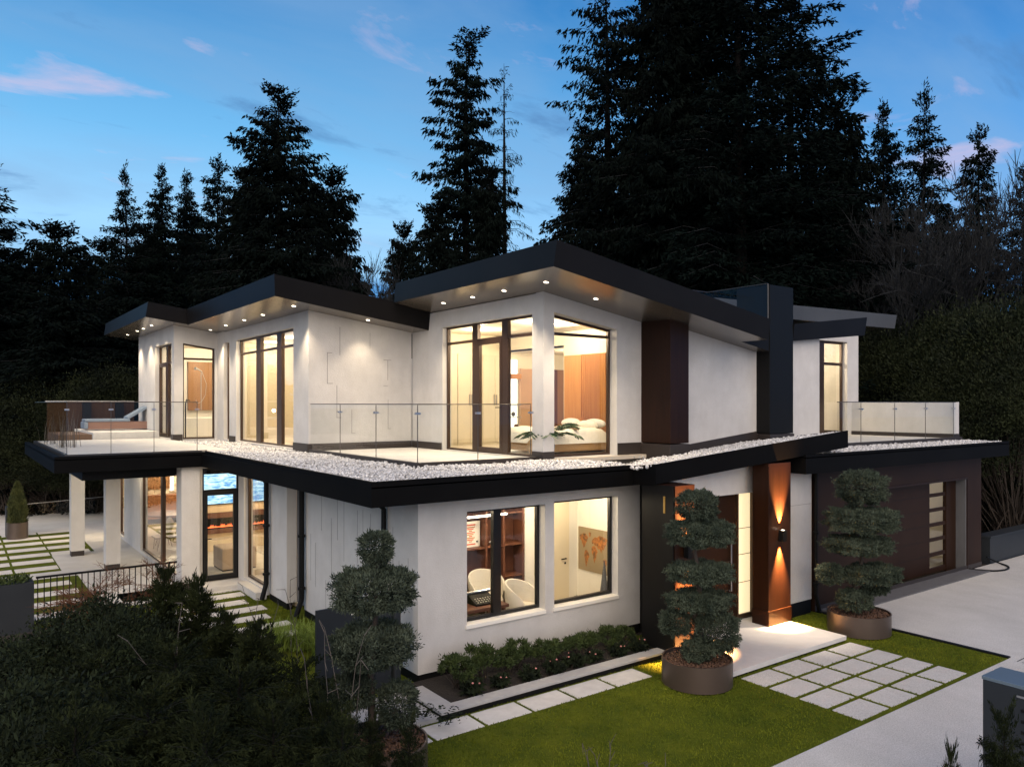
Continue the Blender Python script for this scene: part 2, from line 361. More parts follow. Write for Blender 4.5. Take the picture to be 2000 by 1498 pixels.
grass_tufts('grass', [(-2.4, 9.0, -5.0, -1.45), (-3.3, -.1, 3, 8.0), (7.7, 9.0, -1.5, -1.3)], 1400, .035, 'short mown green lawn grass in front of the white house')

# pavers
def paver(name, a0, a1, b0, b1, z1, label, group, m=PAVE):
    T = MB(); T.box(a0, a1, b0, b1, -.03, z1, m); o = T.build(name, bevel=.006); tag(o, label, 'paver', group); return o
for i in range(4):
    for j in range(4):
        a = 4.40 + i * .83; b = -4.94 + j * .535
        paver('paving_stone', a, a + .745, b, b + .455, .012, 'square pale paver of the grass-jointed grid before the entrance step', 'square pavers in the grid before the entrance', DRIVE)
for k in range(-2, 4):
    a = .03 + k * .83
    paver('path_stone', a, a + .775, -1.95, -1.49, .012, 'rectangular pale paver in the single row along the planting bed kerb', 'pavers in the row along the planting bed')
for k, (a1, b0, b1) in enumerate([(-.46, 7.4, 7.8), (-.62, 6.66, 7.05), (-.44, 5.92, 6.33), (-.60, 5.2, 5.57), (-.41, 4.46, 4.8), (-.5, 3.72, 4.06)]):
    paver('path_stone', -2.3, a1, b0, b1, .014, 'long pale paver in the stepping path to the glazed side door', 'stepping pavers leading to the side door')
for r in range(7):
    for (a0, a1) in ((-5.75, -4.72), (-4.66, -3.66), (-3.61, -2.6)):
        v0 = 13.4 + r * 1.13 - (0 if a0 < -4 else 0) + (.0 if a0 < -4 else 0)
        if a0 > -3.7 and r < 2: continue
        paver('strip_stone', a0, a1, v0, v0 + .53, .008, 'long pale paver laid between grass strips on the left patio', 'striped pavers on the left patio')
for r in range(4):
    v0 = 7.9 + r * 1.08
    paver('strip_stone', -5.6, -3.45 - .05 * r, v0, v0 + .50, .008, 'long pale paver behind the black picket railing', 'striped pavers behind the picket railing')

# ------------------------------------------------------------------ house
H = thing('house', (0, 0, 0), 'two-storey white modern house with black flat roofs and lit rooms', 'house')
def P3(ax, pl, s, d, z): return (s, pl + d, z) if ax == 'v' else (pl + d, s, z)
def fz(z, ax): return (lambda u, v: z(u if ax == 'v' else v)) if callable(z) else z
def pbox(mb, ax, pl, s0, s1, d0, d1, z0, z1, m):
    if ax == 'v': pg = [(s0, pl + d0), (s1, pl + d0), (s1, pl + d1), (s0, pl + d1)]
    else: pg = [(pl + d0, s0), (pl + d1, s0), (pl + d1, s1), (pl + d0, s1)]
    mb.hexa(pg, fz(z0, ax), fz(z1, ax), m)
def wall(ax, pl, th, s0, s1, z0, z1, holes=(), m=None, name='wall', lines=(), inner=None, parent=None, base=None):
    m = m or STUC; mb = MB(); br = sorted({s0, s1, *[h[0] for h in holes], *[h[1] for h in holes]})
    for a, b in zip(br, br[1:]):
        hs = sorted([h for h in holes if h[0] <= a + 1e-6 and h[1] >= b - 1e-6], key=lambda h: h[2] if not callable(h[2]) else h[2](a))
        lo = z0
        for h in hs:
            if not (isinstance(lo, (int, float)) and isinstance(h[2], (int, float)) and h[2] <= lo + 1e-3): pbox(mb, ax, pl, a, b, 0, th, lo, h[2], m)
            lo = h[3]
        pbox(mb, ax, pl, a, b, 0, th, lo, z1, m)
    for (la, lb, za, zb) in lines: pbox(mb, ax, pl, la, lb, -.003, .01, za, zb, JOINT)
    return mb.build(name, parent or H)
def window(ax, pl, s0, s1, z0, z1, rec, mull=(), trans=None, fw=.05, m=None, name='window', doorpane=None, g=None, back=False):
    """frame with mullions (position, width), transom height, panes; doorpane = (s0, s1) gets a sash frame of its own"""
    m = m or FRAME; mb = MB(); Z = (lambda s: z1(s)) if callable(z1) else (lambda s: z1); d0, d1 = rec, rec + .07
    pbox(mb, ax, pl, s0, s0 + fw, d0, d1, z0, Z, m); pbox(mb, ax, pl, s1 - fw, s1, d0, d1, z0, Z, m)
    segs = []; last = s0 + fw
    for (c, w) in mull: segs.append((last, c - w / 2)); last = c + w / 2
    segs.append((last, s1 - fw))
    for (c, w) in mull: pbox(mb, ax, pl, c - w / 2, c + w / 2, d0 - .01, d1 + .01, z0, Z, m)
    for (a, b) in segs:
        pbox(mb, ax, pl, a, b, d0, d1, z0, z0 + fw, m); pbox(mb, ax, pl, a, b, d0, d1, (lambda s: Z(s) - fw), Z, m)
        if trans: pbox(mb, ax, pl, a, b, d0, d1, trans - fw * .6, trans + fw * .6, m)
    if doorpane:
        a, b = doorpane; zt = (trans or z1) - fw * .6; q = .085
        for (x0, x1, y0, y1) in ((a, a + q, z0 + fw, zt), (b - q, b, z0 + fw, zt), (a + q, b - q, z0 + fw, z0 + fw + q), (a + q, b - q, zt - q, zt)):
            pbox(mb, ax, pl, x0, x1, d0 - .02, d1 - .01, y0, y1, m)
    o = mb.build(name, H)
    gm = MB(); dd = rec + .035
    gm.add([P3(ax, pl, s0 + .01, dd, z0 + .01), P3(ax, pl, s1 - .01, dd, z0 + .01), P3(ax, pl, s1 - .01, dd, Z(s1) - .01), P3(ax, pl, s0 + .01, dd, Z(s0) - .01)], [(0, 1, 2, 3)], g or GLASS)
    gm.build('pane', o)
    if doorpane:
        hm = MB(); a, b = doorpane; c = a + .045
        p = lambda d, z: P3(ax, pl, c, rec + d, z)
        hm.tube([p(-.02, z0 + 1.05), p(-.07, z0 + 1.05), P3(ax, pl, c + .12, rec - .07, z0 + 1.05)], .011, BLACKM, 6); hm.build('handle', o)
    return o

# roofs: (u) -> top / bottom height
bedT = lambda u, v=0: 7.45 - .163 * (u - 2.83); bedB = lambda u, v=0: 6.977 - .161 * (u - 2.75)
midT = lambda u, v=0: 7.39 - .130 * (u + .13); midB = lambda u, v=0: 6.91 - .138 * (u + .13)
lefT = lambda u, v=0: 7.54 - .130 * (u + 1.25); lefB = lambda u, v=0: 7.08 - .13 * (u + 1.25)
rgtT = lambda u, v=0: 6.509 + .115 * (u - 11.194); rgtB = lambda u, v=0: 6.081 + .094 * (u - 11.194)
def roof(pl_top, pl_bot, zt, zb, label=None, fm=None):
    mb = MB(); n = len(pl_top)
    vs = [(p[0], p[1], zb(*p)) for p in pl_bot] + [(p[0], p[1], zt(*p)) for p in pl_top]
    mb.add(vs, [tuple(range(n))[::-1]], SOFF)
    mb.add(vs, [tuple(range(n, 2 * n))] + [(i, (i + 1) % n, n + (i + 1) % n, n + i) for i in range(n)], fm or ROOFM)
    # folded drip edge of the fascia
    r = mb.build('roof', H, label=label)
    return r
roof([(2.80, -.10), (9.12, -.10), (9.12, .69), (10.15, .69), (10.15, 9.5), (3.75, 9.5), (3.75, 6.15), (2.80, 6.15)], [(2.76, -.04), (9.08, -.04), (9.08, .69), (10.15, .69), (10.15, 9.5), (3.75, 9.5), (3.75, 6.15), (2.76, 6.15)], bedT, bedB, 'tall black sloping roof over the bedroom')
roof([(-.19, 6.22), (3.9, 6.22), (3.9, 14.2), (-.19, 14.2)], [(-.15, 6.30), (3.9, 6.30), (3.9, 14.2), (-.15, 14.2)], midT, midB, 'black sloping roof over the middle wing')
roof([(-1.27, 14.21), (4.5, 14.21), (4.5, 22.0), (-1.27, 22.0)], [(-1.33, 14.26), (4.5, 14.26), (4.5, 22.0), (-1.33, 22.0)], lefT, lefB, 'black roof over the bathroom end')
roof([(11.2, .68), (14.62, .68), (14.62, 3.2), (11.2, 3.2)], [(11.2, .72), (14.57, .72), (14.57, 3.2), (11.2, 3.2)], rgtT, rgtB, 'low black roof canopy above the garage deck')
roof([(10.5, 2.6), (19.95, 2.6), (19.95, 8.5), (10.5, 8.5)], [(10.5, 2.65), (19.9, 2.65), (19.9, 8.5), (10.5, 8.5)], lambda u, v=0: 7.33 + .018 * (u - 10.5), lambda u, v=0: 6.95 + .010 * (u - 10.5), 'rear grey roof edge beyond the garage deck', fm=ROOFG)

# upper walls
sb = lambda f, k=.12: (lambda s: f(s) + k)
Z0 = 3.3
# bedroom
wall('v', 1.593, .25, 3.825, 6.75, Z0, sb(bedB), [(4.111, 5.90, 3.36, lambda s: 6.40 - .143 * (s - 4.111))])
bzt = 6.79
wall('u', 3.825, .25, 1.843, 7.17, Z0, bzt, [(1.975, 5.62, 3.36, 6.385)])
window('v', 1.593, 4.111, 5.90, 3.36, lambda s: 6.40 - .143 * (s - 4.111), .22, (), 5.98, m=FRAME)
window('u', 3.825, 1.975, 5.62, 3.36, 6.385, .12, ((3.12, .22), (4.33, .22)), 5.98, doorpane=(3.23, 4.22), name='patio_door')
# middle wing: front wall with hairline joints
Lx = [(1.45, 1.46, 5.0, 5.75), (1.45, 1.6, 4.99, 5.0), (1.45, 1.58, 5.745, 5.755), (1.78, 1.79, 5.7, 6.4), (1.70, 1.71, 4.15, 4.95), (1.70, 1.82, 4.145, 4.155), (3.1, 3.11, 5.1, 5.62), (2.98, 3.2, 5.615, 5.625),
      (2.98, 3.11, 4.95, 4.957), (3.11, 3.118, 3.85, 4.6), (3.11, 3.2, 3.845, 3.853), (2.1, 2.108, 3.75, 4.35), (2.1, 2.2, 3.745, 3.753), (2.6, 2.606, 5.9, 6.3)]
wall('v', 7.17, .25, .973, 3.80, Z0, sb(midB), lines=Lx)
wall('u', .973, .25, 7.42, 15.083, Z0, 6.85, [(8.19, 13.02, 3.36, 6.42), (13.75, 14.35, 3.36, 6.42)])
window('u', .973, 8.19, 13.02, 3.36, 6.42, .12, ((9.55, .36), (11.27, .40)), 6.00)
window('u', .973, 13.75, 14.35, 3.36, 6.42, .12, (), 6.0)
# bathroom end
wall('v', 15.083, .25, -.356, .973, Z0, sb(lefB), [(-.08, .905, 3.36, lambda s: 6.42 - .14 * (s + .08))])
window('v', 15.083, -.08, .905, 3.36, lambda s: 6.42 - .14 * (s + .08), .1, (), 5.93)
wall('u', -.356, .25, 15.333, 20.46, Z0, 7.1, [(15.4, 17.85, 3.36, 6.45)])
window('u', -.356, 15.4, 17.85, 3.36, 6.45, .14, ((16.6, .2),), 5.85, doorpane=(16.7, 17.8), name='patio_door')
wall('v', 20.46, .25, -.356, 4.0, Z0, sb(lefB))
# recess between the dark columns
wall('v', 1.10, .25, 7.2, 10.3, Z0, sb(bedB))
# right wing
wall('v', .90, .25, 11.1, 12.65, Z0, sb(rgtB, .1))
wall('u', 12.40, .25, 1.15, 3.0, Z0, 6.15)
wall('v', 2.75, .25, 12.5, 17.8, Z0, 6.85, [(14.9, 17.15, 3.5, 6.46)])
window('v', 2.75, 14.9, 17.15, 3.5, 6.46, .16, ((15.95, .28),), 5.75, fw=.07)
# rear and party walls (not seen, they keep the rooms closed)
wall('u', 17.52, .25, 3.0, 12, Z0, 6.8); wall('v', 12.0, .25, 4.25, 17.5, Z0, 6.0)
wall('u', 4.0, .25, 12.0, 20.6, Z0, 6.5)

# dark metal clad columns
mb = MB(); mb.box(6.666, 7.265, .713, 1.70, 3.62, 6.5, COPPER); mb.box(6.63, 7.28, .69, 1.70, 3.2, 3.60, BASEB); mb.build('clad_column', H, bevel=.008)
mb = MB(); mb.box(10.22, 11.194, .713, 1.7, 3.75, 7.42, BLACKM); mb.box(10.20, 11.21, .69, 1.7, 3.3, 3.74, BASEB); mb.build('clad_column', H, bevel=.008)
# flashings at the foot of the upper walls
for q in ((3.80, 4.10, 1.57, 1.60, 3.3, 3.50), (5.92, 6.65, 1.57, 1.60, 3.3, 3.62), (3.797, 3.827, 1.60, 1.95, 3.3, 3.50), (3.797, 3.827, 5.66, 7.14, 3.3, 3.52), (.95, 3.79, 7.14, 7.175, 3.3, 3.52), (.943, .973, 7.18, 8.15, 3.3, 3.52), (.943, .973, 13.1, 13.7, 3.3, 3.5), (-.386, -.36, 15.07, 15.38, 3.3, 3.52), (-.386, -.36, 17.9, 20.4, 3.3, 3.52), (-.36, -.1, 15.05, 15.08, 3.3, 3.52)):
    mb = MB(); mb.box(*q, BASEB); mb.build('wall_base', H)
mb = MB()
mb.hexa([(7.3, 1.07), (10.2, 1.07), (10.2, 1.1), (7.3, 1.1)], 3.3, lambda u, v: 3.57 + .098 * (u - 7.8), BASEB)
mb.build('wall_base', H)

# floor slabs with fascias
def slab(pg, z0, z1, rim, name='floor_slab', m=BLACK, label=None, top=None):
    mb = MB(); mb.hexa(pg, z0, z1, m); o = mb.build(name, H, label=label)
    return o
f = lambda k: (lambda u, v: k)
slab([(-1.08, -.55), (9.0, -.55), (9.0, 8.6), (-1.14, 8.6)], 2.97, 3.27, 0)
slab([(-.9, 8.6), (9.0, 8.6), (9.0, 22), (-.9, 22)], 2.972, 3.272, 0)
slab([(-4.22, 8.62), (-.9, 8.62), (-.9, 16.9), (-4.22, 16.9)], 2.97, 3.268, 0, label='left terrace slab')
mb = MB()   # raised rims
mb.box(-1.08, -1.02, -.55, 8.55, 3.25, 3.35, BLACK); mb.box(-1.02, 4.2, -.55, -.49, 3.25, 3.35, BLACK)
mb.box(-4.22, -4.1, 8.62, 16.9, 3.25, 3.33, BLACK); mb.box(-4.1, -1.0, 8.62, 8.74, 3.25, 3.33, BLACK)
mb.box(-3.98, -.98, 8.77, 8.84, 3.25, 3.36, RAILC); mb.box(-4.0, -3.93, 8.84, 16.8, 3.25, 3.36, RAILC)
mb.build('slab_rim', H)
mb = MB(); mb.box(-3.6, 1.0, 9.3, 16.5, 2.72, 2.97, BLACKM); mb.build('dropped_beam', H)
mb = MB(); mb.box(-3.92, -.36, 8.86, 16.85, 3.26, 3.345, PAVE); mb.build('terrace_floor', H, label='pale tiled floor of the left terrace')
mb = MB(); mb.box(-1.1, -.36, 8.75, 15.0, 3.26, 3.338, PAVE)
mb.box(1.06, 3.80, 1.86, 7.13, 3.26, 3.345, PAVE); mb.box(.96, 1.06, 1.76, 7.13, 3.26, 3.39, BASEB); mb.box(1.06, 3.80, 1.76, 1.86, 3.26, 3.39, BASEB)
mb.build('terrace_floor', H, label='pale tiled floor of the bedroom terrace')
# sloping canopy over the entrance
cT = lambda u, v: 3.417 + .0985 * (u - 4.15) - .132 * (v + 1.25 + .113 * (u - 4.13)); cB = lambda u, v: cT(u, v) - .36
CP = [(4.13, -1.25), (9.35, -1.84), (9.9, 1.1), (6.0, 1.1), (6.0, -.40), (4.28, -.40)]
mb = MB(); mb.hexa(CP, cB, lambda u, v: cT(u, v) - .05, BLACK)
for p, q in ((CP[0], CP[1]), (CP[5], CP[0]), (CP[1], CP[2])):
    d = np.array(q) - np.array(p); d = d / np.linalg.norm(d); n_ = np.array((-d[1], d[0])) * .05
    mb.hexa([p, q, (q[0] + n_[0], q[1] + n_[1]), (p[0] + n_[0], p[1] + n_[1])], lambda u, v: cT(u, v) - .052, cT, BLACK)
mb.build('entrance_canopy', H)
# garage roof
mb = MB(); mb.box(8.0, 17.65, -1.72, 5.0, 3.06, 3.40, BLACK); mb.box(8.0, 17.65, -1.72, -1.66, 3.38, 3.455, BLACK); mb.box(17.59, 17.65, -1.66, 5, 3.38, 3.455, BLACK)
mb.build('garage_roof', H)
mb = MB(); mb.box(11.25, 17.4, -.38, 2.75, 3.39, 3.50, PAVE); mb.box(11.25, 17.75, -.46, -.38, 3.39, 3.53, BASEB); mb.build('terrace_floor', H, label='tiled floor of the deck over the garage')
mb = MB(); mb.box(17.4, 17.78, -.35, 4.5, 3.62, 4.54, STUC); mb.box(17.385, 17.77, -.37, 4.5, 3.39, 3.62, BASEB); mb.build('parapet', H, label='white parapet wall at the end of the garage deck')

# glass balustrades
def balustrade(pts, zb, zt, joints, label):
    """pts: plan corner points; joints: plan points with clamps"""
    mb = MB(); cap = MB()
    for p, q in zip(pts, pts[1:]):
        mb.add([(*p, zb), (*q, zb), (*q, zt), (*p, zt)], [(0, 1, 2, 3)], RGLASS)
        cap.tube([(*p, zt + .004), (*q, zt + .004)], .011, RAILC, 6)
    for (a, b) in joints: cap.box(a - .006, a + .006, b - .006, b + .006, zb, zt - .01, RAILC)
    o = mb.build('glass_balustrade', H, label=label); cap.build('top_rail', o)
    c = MB()
    for (a, b) in joints: c = MB(); c.box(a - .045, a + .045, b - .04, b + .04, zt - .19, zt - .15, STEEL); c.build('clamp', o, bevel=.004)
    return o
balustrade([(1.0, 7.1), (1.0, 1.81), (3.66, 1.81)], 3.30, 4.48, [(1.0, 5.35), (1.0, 3.55), (1.0, 1.81), (2.35, 1.81), (3.66, 1.81)], 'glass balustrade of the bedroom terrace')
balustrade([(-3.96, 16.7), (-3.96, 8.81), (-1.18, 8.81)], 3.30, 4.53, [(-3.96, 8.81), (-3.08, 8.81), (-2.17, 8.81), (-1.2, 8.81)], 'glass balustrade of the left terrace')
balustrade([(11.3, -.42), (17.4, -.42)], 3.45, 4.53, [(12.36, -.42), (14.0, -.42), (15.64, -.42), (17.28, -.42)], 'glass balustrade of the garage deck')
mb = MB(); mb.add([(10.19, .75, 5.9), (10.19, 2.6, 5.9), (10.19, 2.6, 7.44), (10.19, .75, 7.44)], [(0, 1, 2, 3)], RGLASS)
mb.add([(10.19, 2.6, 5.9), (8.2, 2.6, 6.2), (8.2, 2.6, 7.44), (10.19, 2.6, 7.44)], [(0, 1, 2, 3)], RGLASS)
o = mb.build('glass_balustrade', H, label='glass screen on the roof beside the dark column')
c = MB(); c.tube([(10.19, .75, 7.445), (10.19, 2.6, 7.445), (8.2, 2.6, 7.445)], .013, RAILC, 6); c.tube([(10.19, .74, 5.95), (10.19, .74, 7.44)], .013, RAILC, 6); c.build('top_rail', o)

# lower walls
ZL = 2.98
wl = lambda s: 2.71
wall('v', 0, .22, 0, 5.0, .15, ZL, [(.93, 2.60, .76, 2.69), (2.81, 4.40, .76, 2.72)])
window('v', 0, .93, 2.60, .80, 2.69, .17, ((1.66, .16),), None, m=FRAMEB, fw=.055)
window('v', 0, 2.81, 4.40, .80, 2.72, .17, (), None, m=FRAMEB, fw=.055)
mb = MB(); mb.box(.90, 2.60, -.03, .165, .735, .795, WHITEW); mb.build('sill', H); mb = MB(); mb.box(2.78, 4.40, -.03, .165, .735, .795, WHITEW); mb.build('sill', H)
Ls = []
rr = random.Random(3)
for k in range(16):
    s_ = .35 + k * .28 + rr.uniform(-.05, .05); a_ = rr.uniform(.2, 2.0); Ls.append((s_, s_ + .008, a_, min(2.9, a_ + rr.uniform(.5, 1.3))))
wall('u', 0, .22, .22, 4.9, .15, ZL, lines=Ls)
wall('u', -.13, .22, 5.6, 6.75, .15, ZL); wall('u', .1, .2, 4.9, 5.6, .15, ZL, [(5.02, 5.45, .3, 2.9)], m=GREYST)
window('u', .1, 5.02, 5.45, .3, 2.9, .05, (), 2.4, m=FRAMEB, fw=.04)
wall('u', -.17, .22, 6.75, 8.95, .1, ZL, [(6.85, 8.5, .2, 2.95)])
window('u', -.17, 6.85, 8.5, .2, 2.95, .1, (), None, m=FRAME)
wall('v', 8.95, .2, -1.12, .05, .1, ZL, [(-1.04, -.14, .1, 2.9)])
window('v', 8.95, -1.04, -.14, .1, 2.9, .06, (), 2.33, m=FRAMEB, fw=.05, doorpane=(-.99, -.19), name='glazed_door')
mb = MB(); mb.box(-1.14, .0, 8.2, 8.95, .0, .1, CONC); mb.box(-.42, -.17, 6.8, 8.2, 0, .17, CONC); mb.build('door_step', H)
mb = MB(); mb.box(-1.56, -1.14, 8.80, 9.32, .16, 2.99, STUC); mb.box(-1.545, -1.15, 8.81, 9.30, 0, .16, BASEB); mb.build('pier', H)
wall('u', -1.46, .2, 9.32, 21, .02, 2.95, [(9.32, 14.3, .12, 2.75), (17.0, 19.2, .12, 2.75)])
window('u', -1.46, 9.34, 14.3, .12, 2.75, .06, ((11.7, .20),), None, m=FRAME)
window('u', -1.46, 17.0, 19.2, .12, 2.75, .06, ((18.1, .1),), None, m=FRAME)
for (a, b) in ((-3.20, 15.0), (-2.68, 12.3)):
    mb = MB(); mb.box(a, a + .36, b, b + .36, .16, 2.75, STUC); mb.box(a + .01, a + .35, b + .01, b + .35, 0, .16, BASEB); mb.build('pillar', H, bevel=.006)
for q in ((.02, 4.98, .01, .04, .0, .15), (.01, .04, .04, 4.9, .0, .15), (-.12, 0, 5.62, 6.75, 0, .15)): mb = MB(); mb.box(*q, BLACKM); mb.build('wall_base', H)
# entrance
mb = MB(); mb.box(4.24, 4.76, -1.6, -.82, .42, 3.05, COPPER); mb.box(4.225, 4.775, -1.615, -.82, .0, .42, COPPER); mb.box(5.0, 5.2, -.79, .0, 0, 3.0, BLACKM); mb.build('entrance_column', H, bevel=.006); mb = MB(); mb.box(4.21, 4.224, -1.585, -.83, .03, 3.04, BLACKM); mb.box(4.20, 4.21, -1.40, -1.36, 2.55, 2.85, AMBREFL); mb.build('side_shade_glint', H)  # black sheet paints the column side's shade, amber strip a reflection on it
mb = MB(); mb.box(6.93, 7.66, -1.6, -1.22, .42, 3.32, COPPER); mb.box(6.915, 7.675, -1.615, -1.22, .12, .42, COPPER); mb.box(7.40, 7.655, -1.22, -.90, .12, 3.3, DARKB); mb.build('entrance_column', H, bevel=.006)
mb = MB(); mb.box(4.77, 7.42, -1.0, -.8, 2.68, 3.25, STUC); mb.build('lintel', H)
mb = MB(); mb.box(4.77, 6.80, -.9, -.8, .12, 2.68, DARKB)
for z in (.75, 1.32, 1.9): mb.box(5.45, 6.70, -.906, -.9, z, z + .012, RAILC)
mb.box(5.40, 5.412, -.906, -.9, .2, 2.6, RAILC)
d = mb.build('front_door', H); mb = MB(); mb.tube([(6.58, -.93, .75), (6.58, -.98, .75), (6.58, -.98, 1.75), (6.58, -.93, 1.75)], .016, STEEL, 8); mb.build('handle', d)
for (a0, a1) in ((6.84, 7.28), (4.98, 5.14)):
    mb = MB(); mb.box(a0 - .05, a0, -.96, -.8, .12, 2.68, FRAME); mb.box(a1, a1 + .05, -.96, -.8, .12, 2.68, FRAME); mb.box(a0, a1, -.94, -.8, .12, .22, FRAME)
    w_ = mb.build('sidelight', H); mb = MB(); mb.box(a0, a1, -.90, -.88, .22, 2.68, LITC)
    for z in (.85, 1.42, 1.95): mb.box(a0, a1, -.904, -.9, z, z + .012, WALN)
    mb.build('pane', w_)
mb = MB(); mb.box(7.33, 7.5, -.9, -.7, .1, 2.7, DARKB); mb.build('door_surround', H)
mb = MB(); mb.box(4.22, 7.62, -2.82, -.8, .04, .12, CONC); mb.box(4.28, 7.58, -2.78, -.8, -.03, .04, BLACKM); mb.build('entrance_step', H, bevel=.004)
# garage front
wall('v', -1.25, .25, 7.66, 8.93, .30, 3.1, name='wall', lines=[(7.7, 8.9, 2.35, 2.356)])
mb = MB(); mb.box(7.68, 8.93, -1.235, -1.0, 0, .30, BLACKM); mb.build('wall_base', H)
wall('v', -1.25, .55, 9.05, 17.06, 0, 3.08, [(11.0, 16.19, -.01, 2.46)], m=DARKB, name='garage_wall')
mb = MB(); mb.box(15.60, 16.185, -.99, -.90, 0, 2.45, DARKB); mb.box(16.14, 16.187, -1.24, -.99, 0, 2.45, GREYST); mb.box(10.98, 16.2, -1.27, -1.252, 2.46, 2.50, COPPER); mb.box(16.19, 16.22, -1.27, -1.252, 0, 2.46, COPPER)
mb.box(9.05, 17.06, -1.265, -1.252, 0.0, .12, BASEB); mb.build('garage_trim', H)
mb = MB()
gx0, gx1 = 14.72, 15.60; rows = [(.16, .46), (.56, .86), (.95, 1.25), (1.34, 1.64), (1.73, 2.03), (2.12, 2.42)]
pbox(mb, 'v', -.97, 11.0, gx0, 0, .05, .03, 2.46, DARKB)
zz = .03
for (a, b) in rows: mb.box(gx0, gx1, -.97, -.92, zz, a, DARKB); zz = b
mb.box(gx0, gx1, -.97, -.92, zz, 2.46, DARKB)
for z in (.5, .9, 1.3, 1.68, 2.07): mb.box(11.0, gx0, -.973, -.97, z, z + .008, BLACKM)
gd = mb.build('garage_door', H)
for (a, b) in rows:
    mb = MB(); mb.add([(gx0, -.945, a), (gx1, -.945, a), (gx1, -.945, b), (gx0, -.945, b)], [(0, 1, 2, 3)], GLASS); mb.build('pane', gd)
mb = MB(); mb.hexa([(9.2, -1.75), (16.6, -1.75), (16.3, -1.26), (9.2, -1.26)], .003, .03, GREYST); mb.build('threshold', H)
# garage interior
mb = MB(); mb.box(9.3, 16.9, 4.5, 4.6, 0, 3.0, CREAM); mb.box(16.95, 17.05, -.7, 4.5, 0, 3, CREAM); mb.box(9.1, 9.3, -.7, 4.5, 0, 3, CREAM); mb.box(9.3, 16.9, -.65, 4.5, 0, .02, CONC); mb.build('garage_interior', H)

# drainpipes
def pipe(name, pts, r=.045):
    mb = MB(); mb.tube(pts, r, BLACKM, 10)
    for z in (.6, 1.7): mb.tube([(pts[1][0], pts[1][1], z), (pts[1][0], pts[1][1], z + .05)], r * 1.5, BLACKM, 10)
    mb.build(name, H)
pipe('drainpipe', [(-.35, 1.15, 2.97), (-.08, 1.05, 2.7), (-.08, 1.05, .4), (-.08, 1.05, .05)])
pipe('drainpipe', [(-.3, 4.95, 2.97), (-.1, 4.80, 2.7), (-.1, 4.80, .4), (-.22, 4.8, .05)], .055)
pipe('drainpipe', [(-.4, 6.9, 2.97), (-.24, 6.62, 2.7), (-.24, 6.62, .4), (-.34, 6.62, .05)], .055)
pipe('drainpipe', [(5.06, -.06, 3.0), (5.06, -.06, 2.6), (5.06, -.06, .4), (5.06, -.06, .05)])
pipe('drainpipe', [(8.99, -1.32, 3.1), (8.99, -1.32, 2.8), (8.99, -1.32, .4), (9.05, -1.36, .05)])

# ------------------------------------------------------------------ interiors
mb = MB()   # upper floor finish
mb.box(4.05, 12.4, 1.85, 12, 3.275, 3.36, FLOORI); mb.box(12.66, 17.5, 3.0, 12, 3.41, 3.49, FLOORI); mb.box(1.2, 4.05, 7.4, 15.1, 3.275, 3.36, FLOORI); mb.box(-.15, 4.0, 15.3, 20.46, 3.275, 3.36, FLOORI); mb.box(4.05, 9, 1.4, 1.85, 3.275, 3.355, FLOORI)
mb.build('upper_floor', H)
mb = MB()   # ceilings
mb.box(4.08, 6.75, 1.87, 7.1, 6.40, 6.46, CEIL); mb.box(6.75, 9.9, 2.2, 9, 5.95, 6.0, CEIL); mb.box(1.25, 3.9, 7.45, 15.0, 6.46, 6.52, CEIL); mb.box(-.1, 4.0, 15.35, 20.4, 6.52, 6.58, CEIL); mb.box(12.7, 17.5, 3.0, 7, 6.5, 6.56, CEIL)
mb.build('ceiling', H)
mb = MB()   # partitions, upper
mb.box(4.08, 9.9, 7.0, 7.08, 3.36, 6.5, CREAM); mb.box(6.72, 6.85, 1.85, 4.4, 3.36, 6.4, CREAM); mb.box(9.8, 9.9, 1.4, 7, 3.36, 6.0, WHITEW); mb.box(6.75, 6.83, 4.4, 7.0, 5.951, 6.4, CREAM); mb.box(6.85, 9.8, 1.9, 2.0, 3.36, 6.0, CREAM)
mb.box(3.6, 3.75, 7.45, 15.0, 3.36, 6.5, CREAM); mb.box(1.25, 3.75, 14.6, 14.7, 3.36, 6.5, CREAM); mb.box(1.25, 3.75, 7.44, 7.5, 3.36, 6.5, CREAM)
mb.box(2.9, 3.0, 15.35, 20.4, 3.36, 6.55, WHITEW); mb.box(-.1, 3.0, 18.9, 19.0, 3.36, 6.55, WHITEW); mb.box(1.24, 3.0, 15.34, 15.4, 3.36, 6.55, WHITEW)
mb.box(12.7, 17.5, 5.0, 5.1, 3.36, 6.5, CREAM)
mb.build('partition', H)
mb = MB()   # lower rooms
mb.box(.22, 5.0, .22, 2.2, .05, .30, FLOORI); mb.box(.22, 6.5, .24, 4.6, 2.80, 2.86, CEIL)
mb.box(3.50, 5.0, 1.80, 1.9, .3, 2.8, WHITEW); mb.box(.24, 3.5, 2.15, 2.2, .3, 2.8, WHITEW); mb.box(4.92, 5.0, .24, 1.8, .3, 2.8, WHITEW); mb.box(.24, .3, .3, 2.15, .3, 2.8, WHITEW)
mb.box(-1.25, 6, 9.2, 21, .03, .12, FLOORI); mb.box(.1, 6, 5.7, 9.2, .03, .12, FLOORI)
mb.box(.12, 6, 5.66, 9.2, 2.80, 2.86, CEIL); mb.box(-1.25, 6, 9.2, 20.9, 2.865, 2.90, CEIL)
mb.box(.1, 6, 5.6, 5.66, .12, 2.8, CREAM); mb.box(3.9, 4.0, 5.66, 13.5, .12, 2.86, CREAM)
mb.box(-.25, 4.0, 13.45, 13.6, .12, 2.86, mat('tan_wall', (.62, .47, .30), .7))
mb.box(-1.25, 4.0, 19.9, 20.0, .12, 2.86, CREAM); mb.box(3.0, 3.1, 13.6, 19.9, .12, 2.86, CREAM)
mb.box(.30, .34, 5.0, 5.5, .12, 2.9, GREYST)
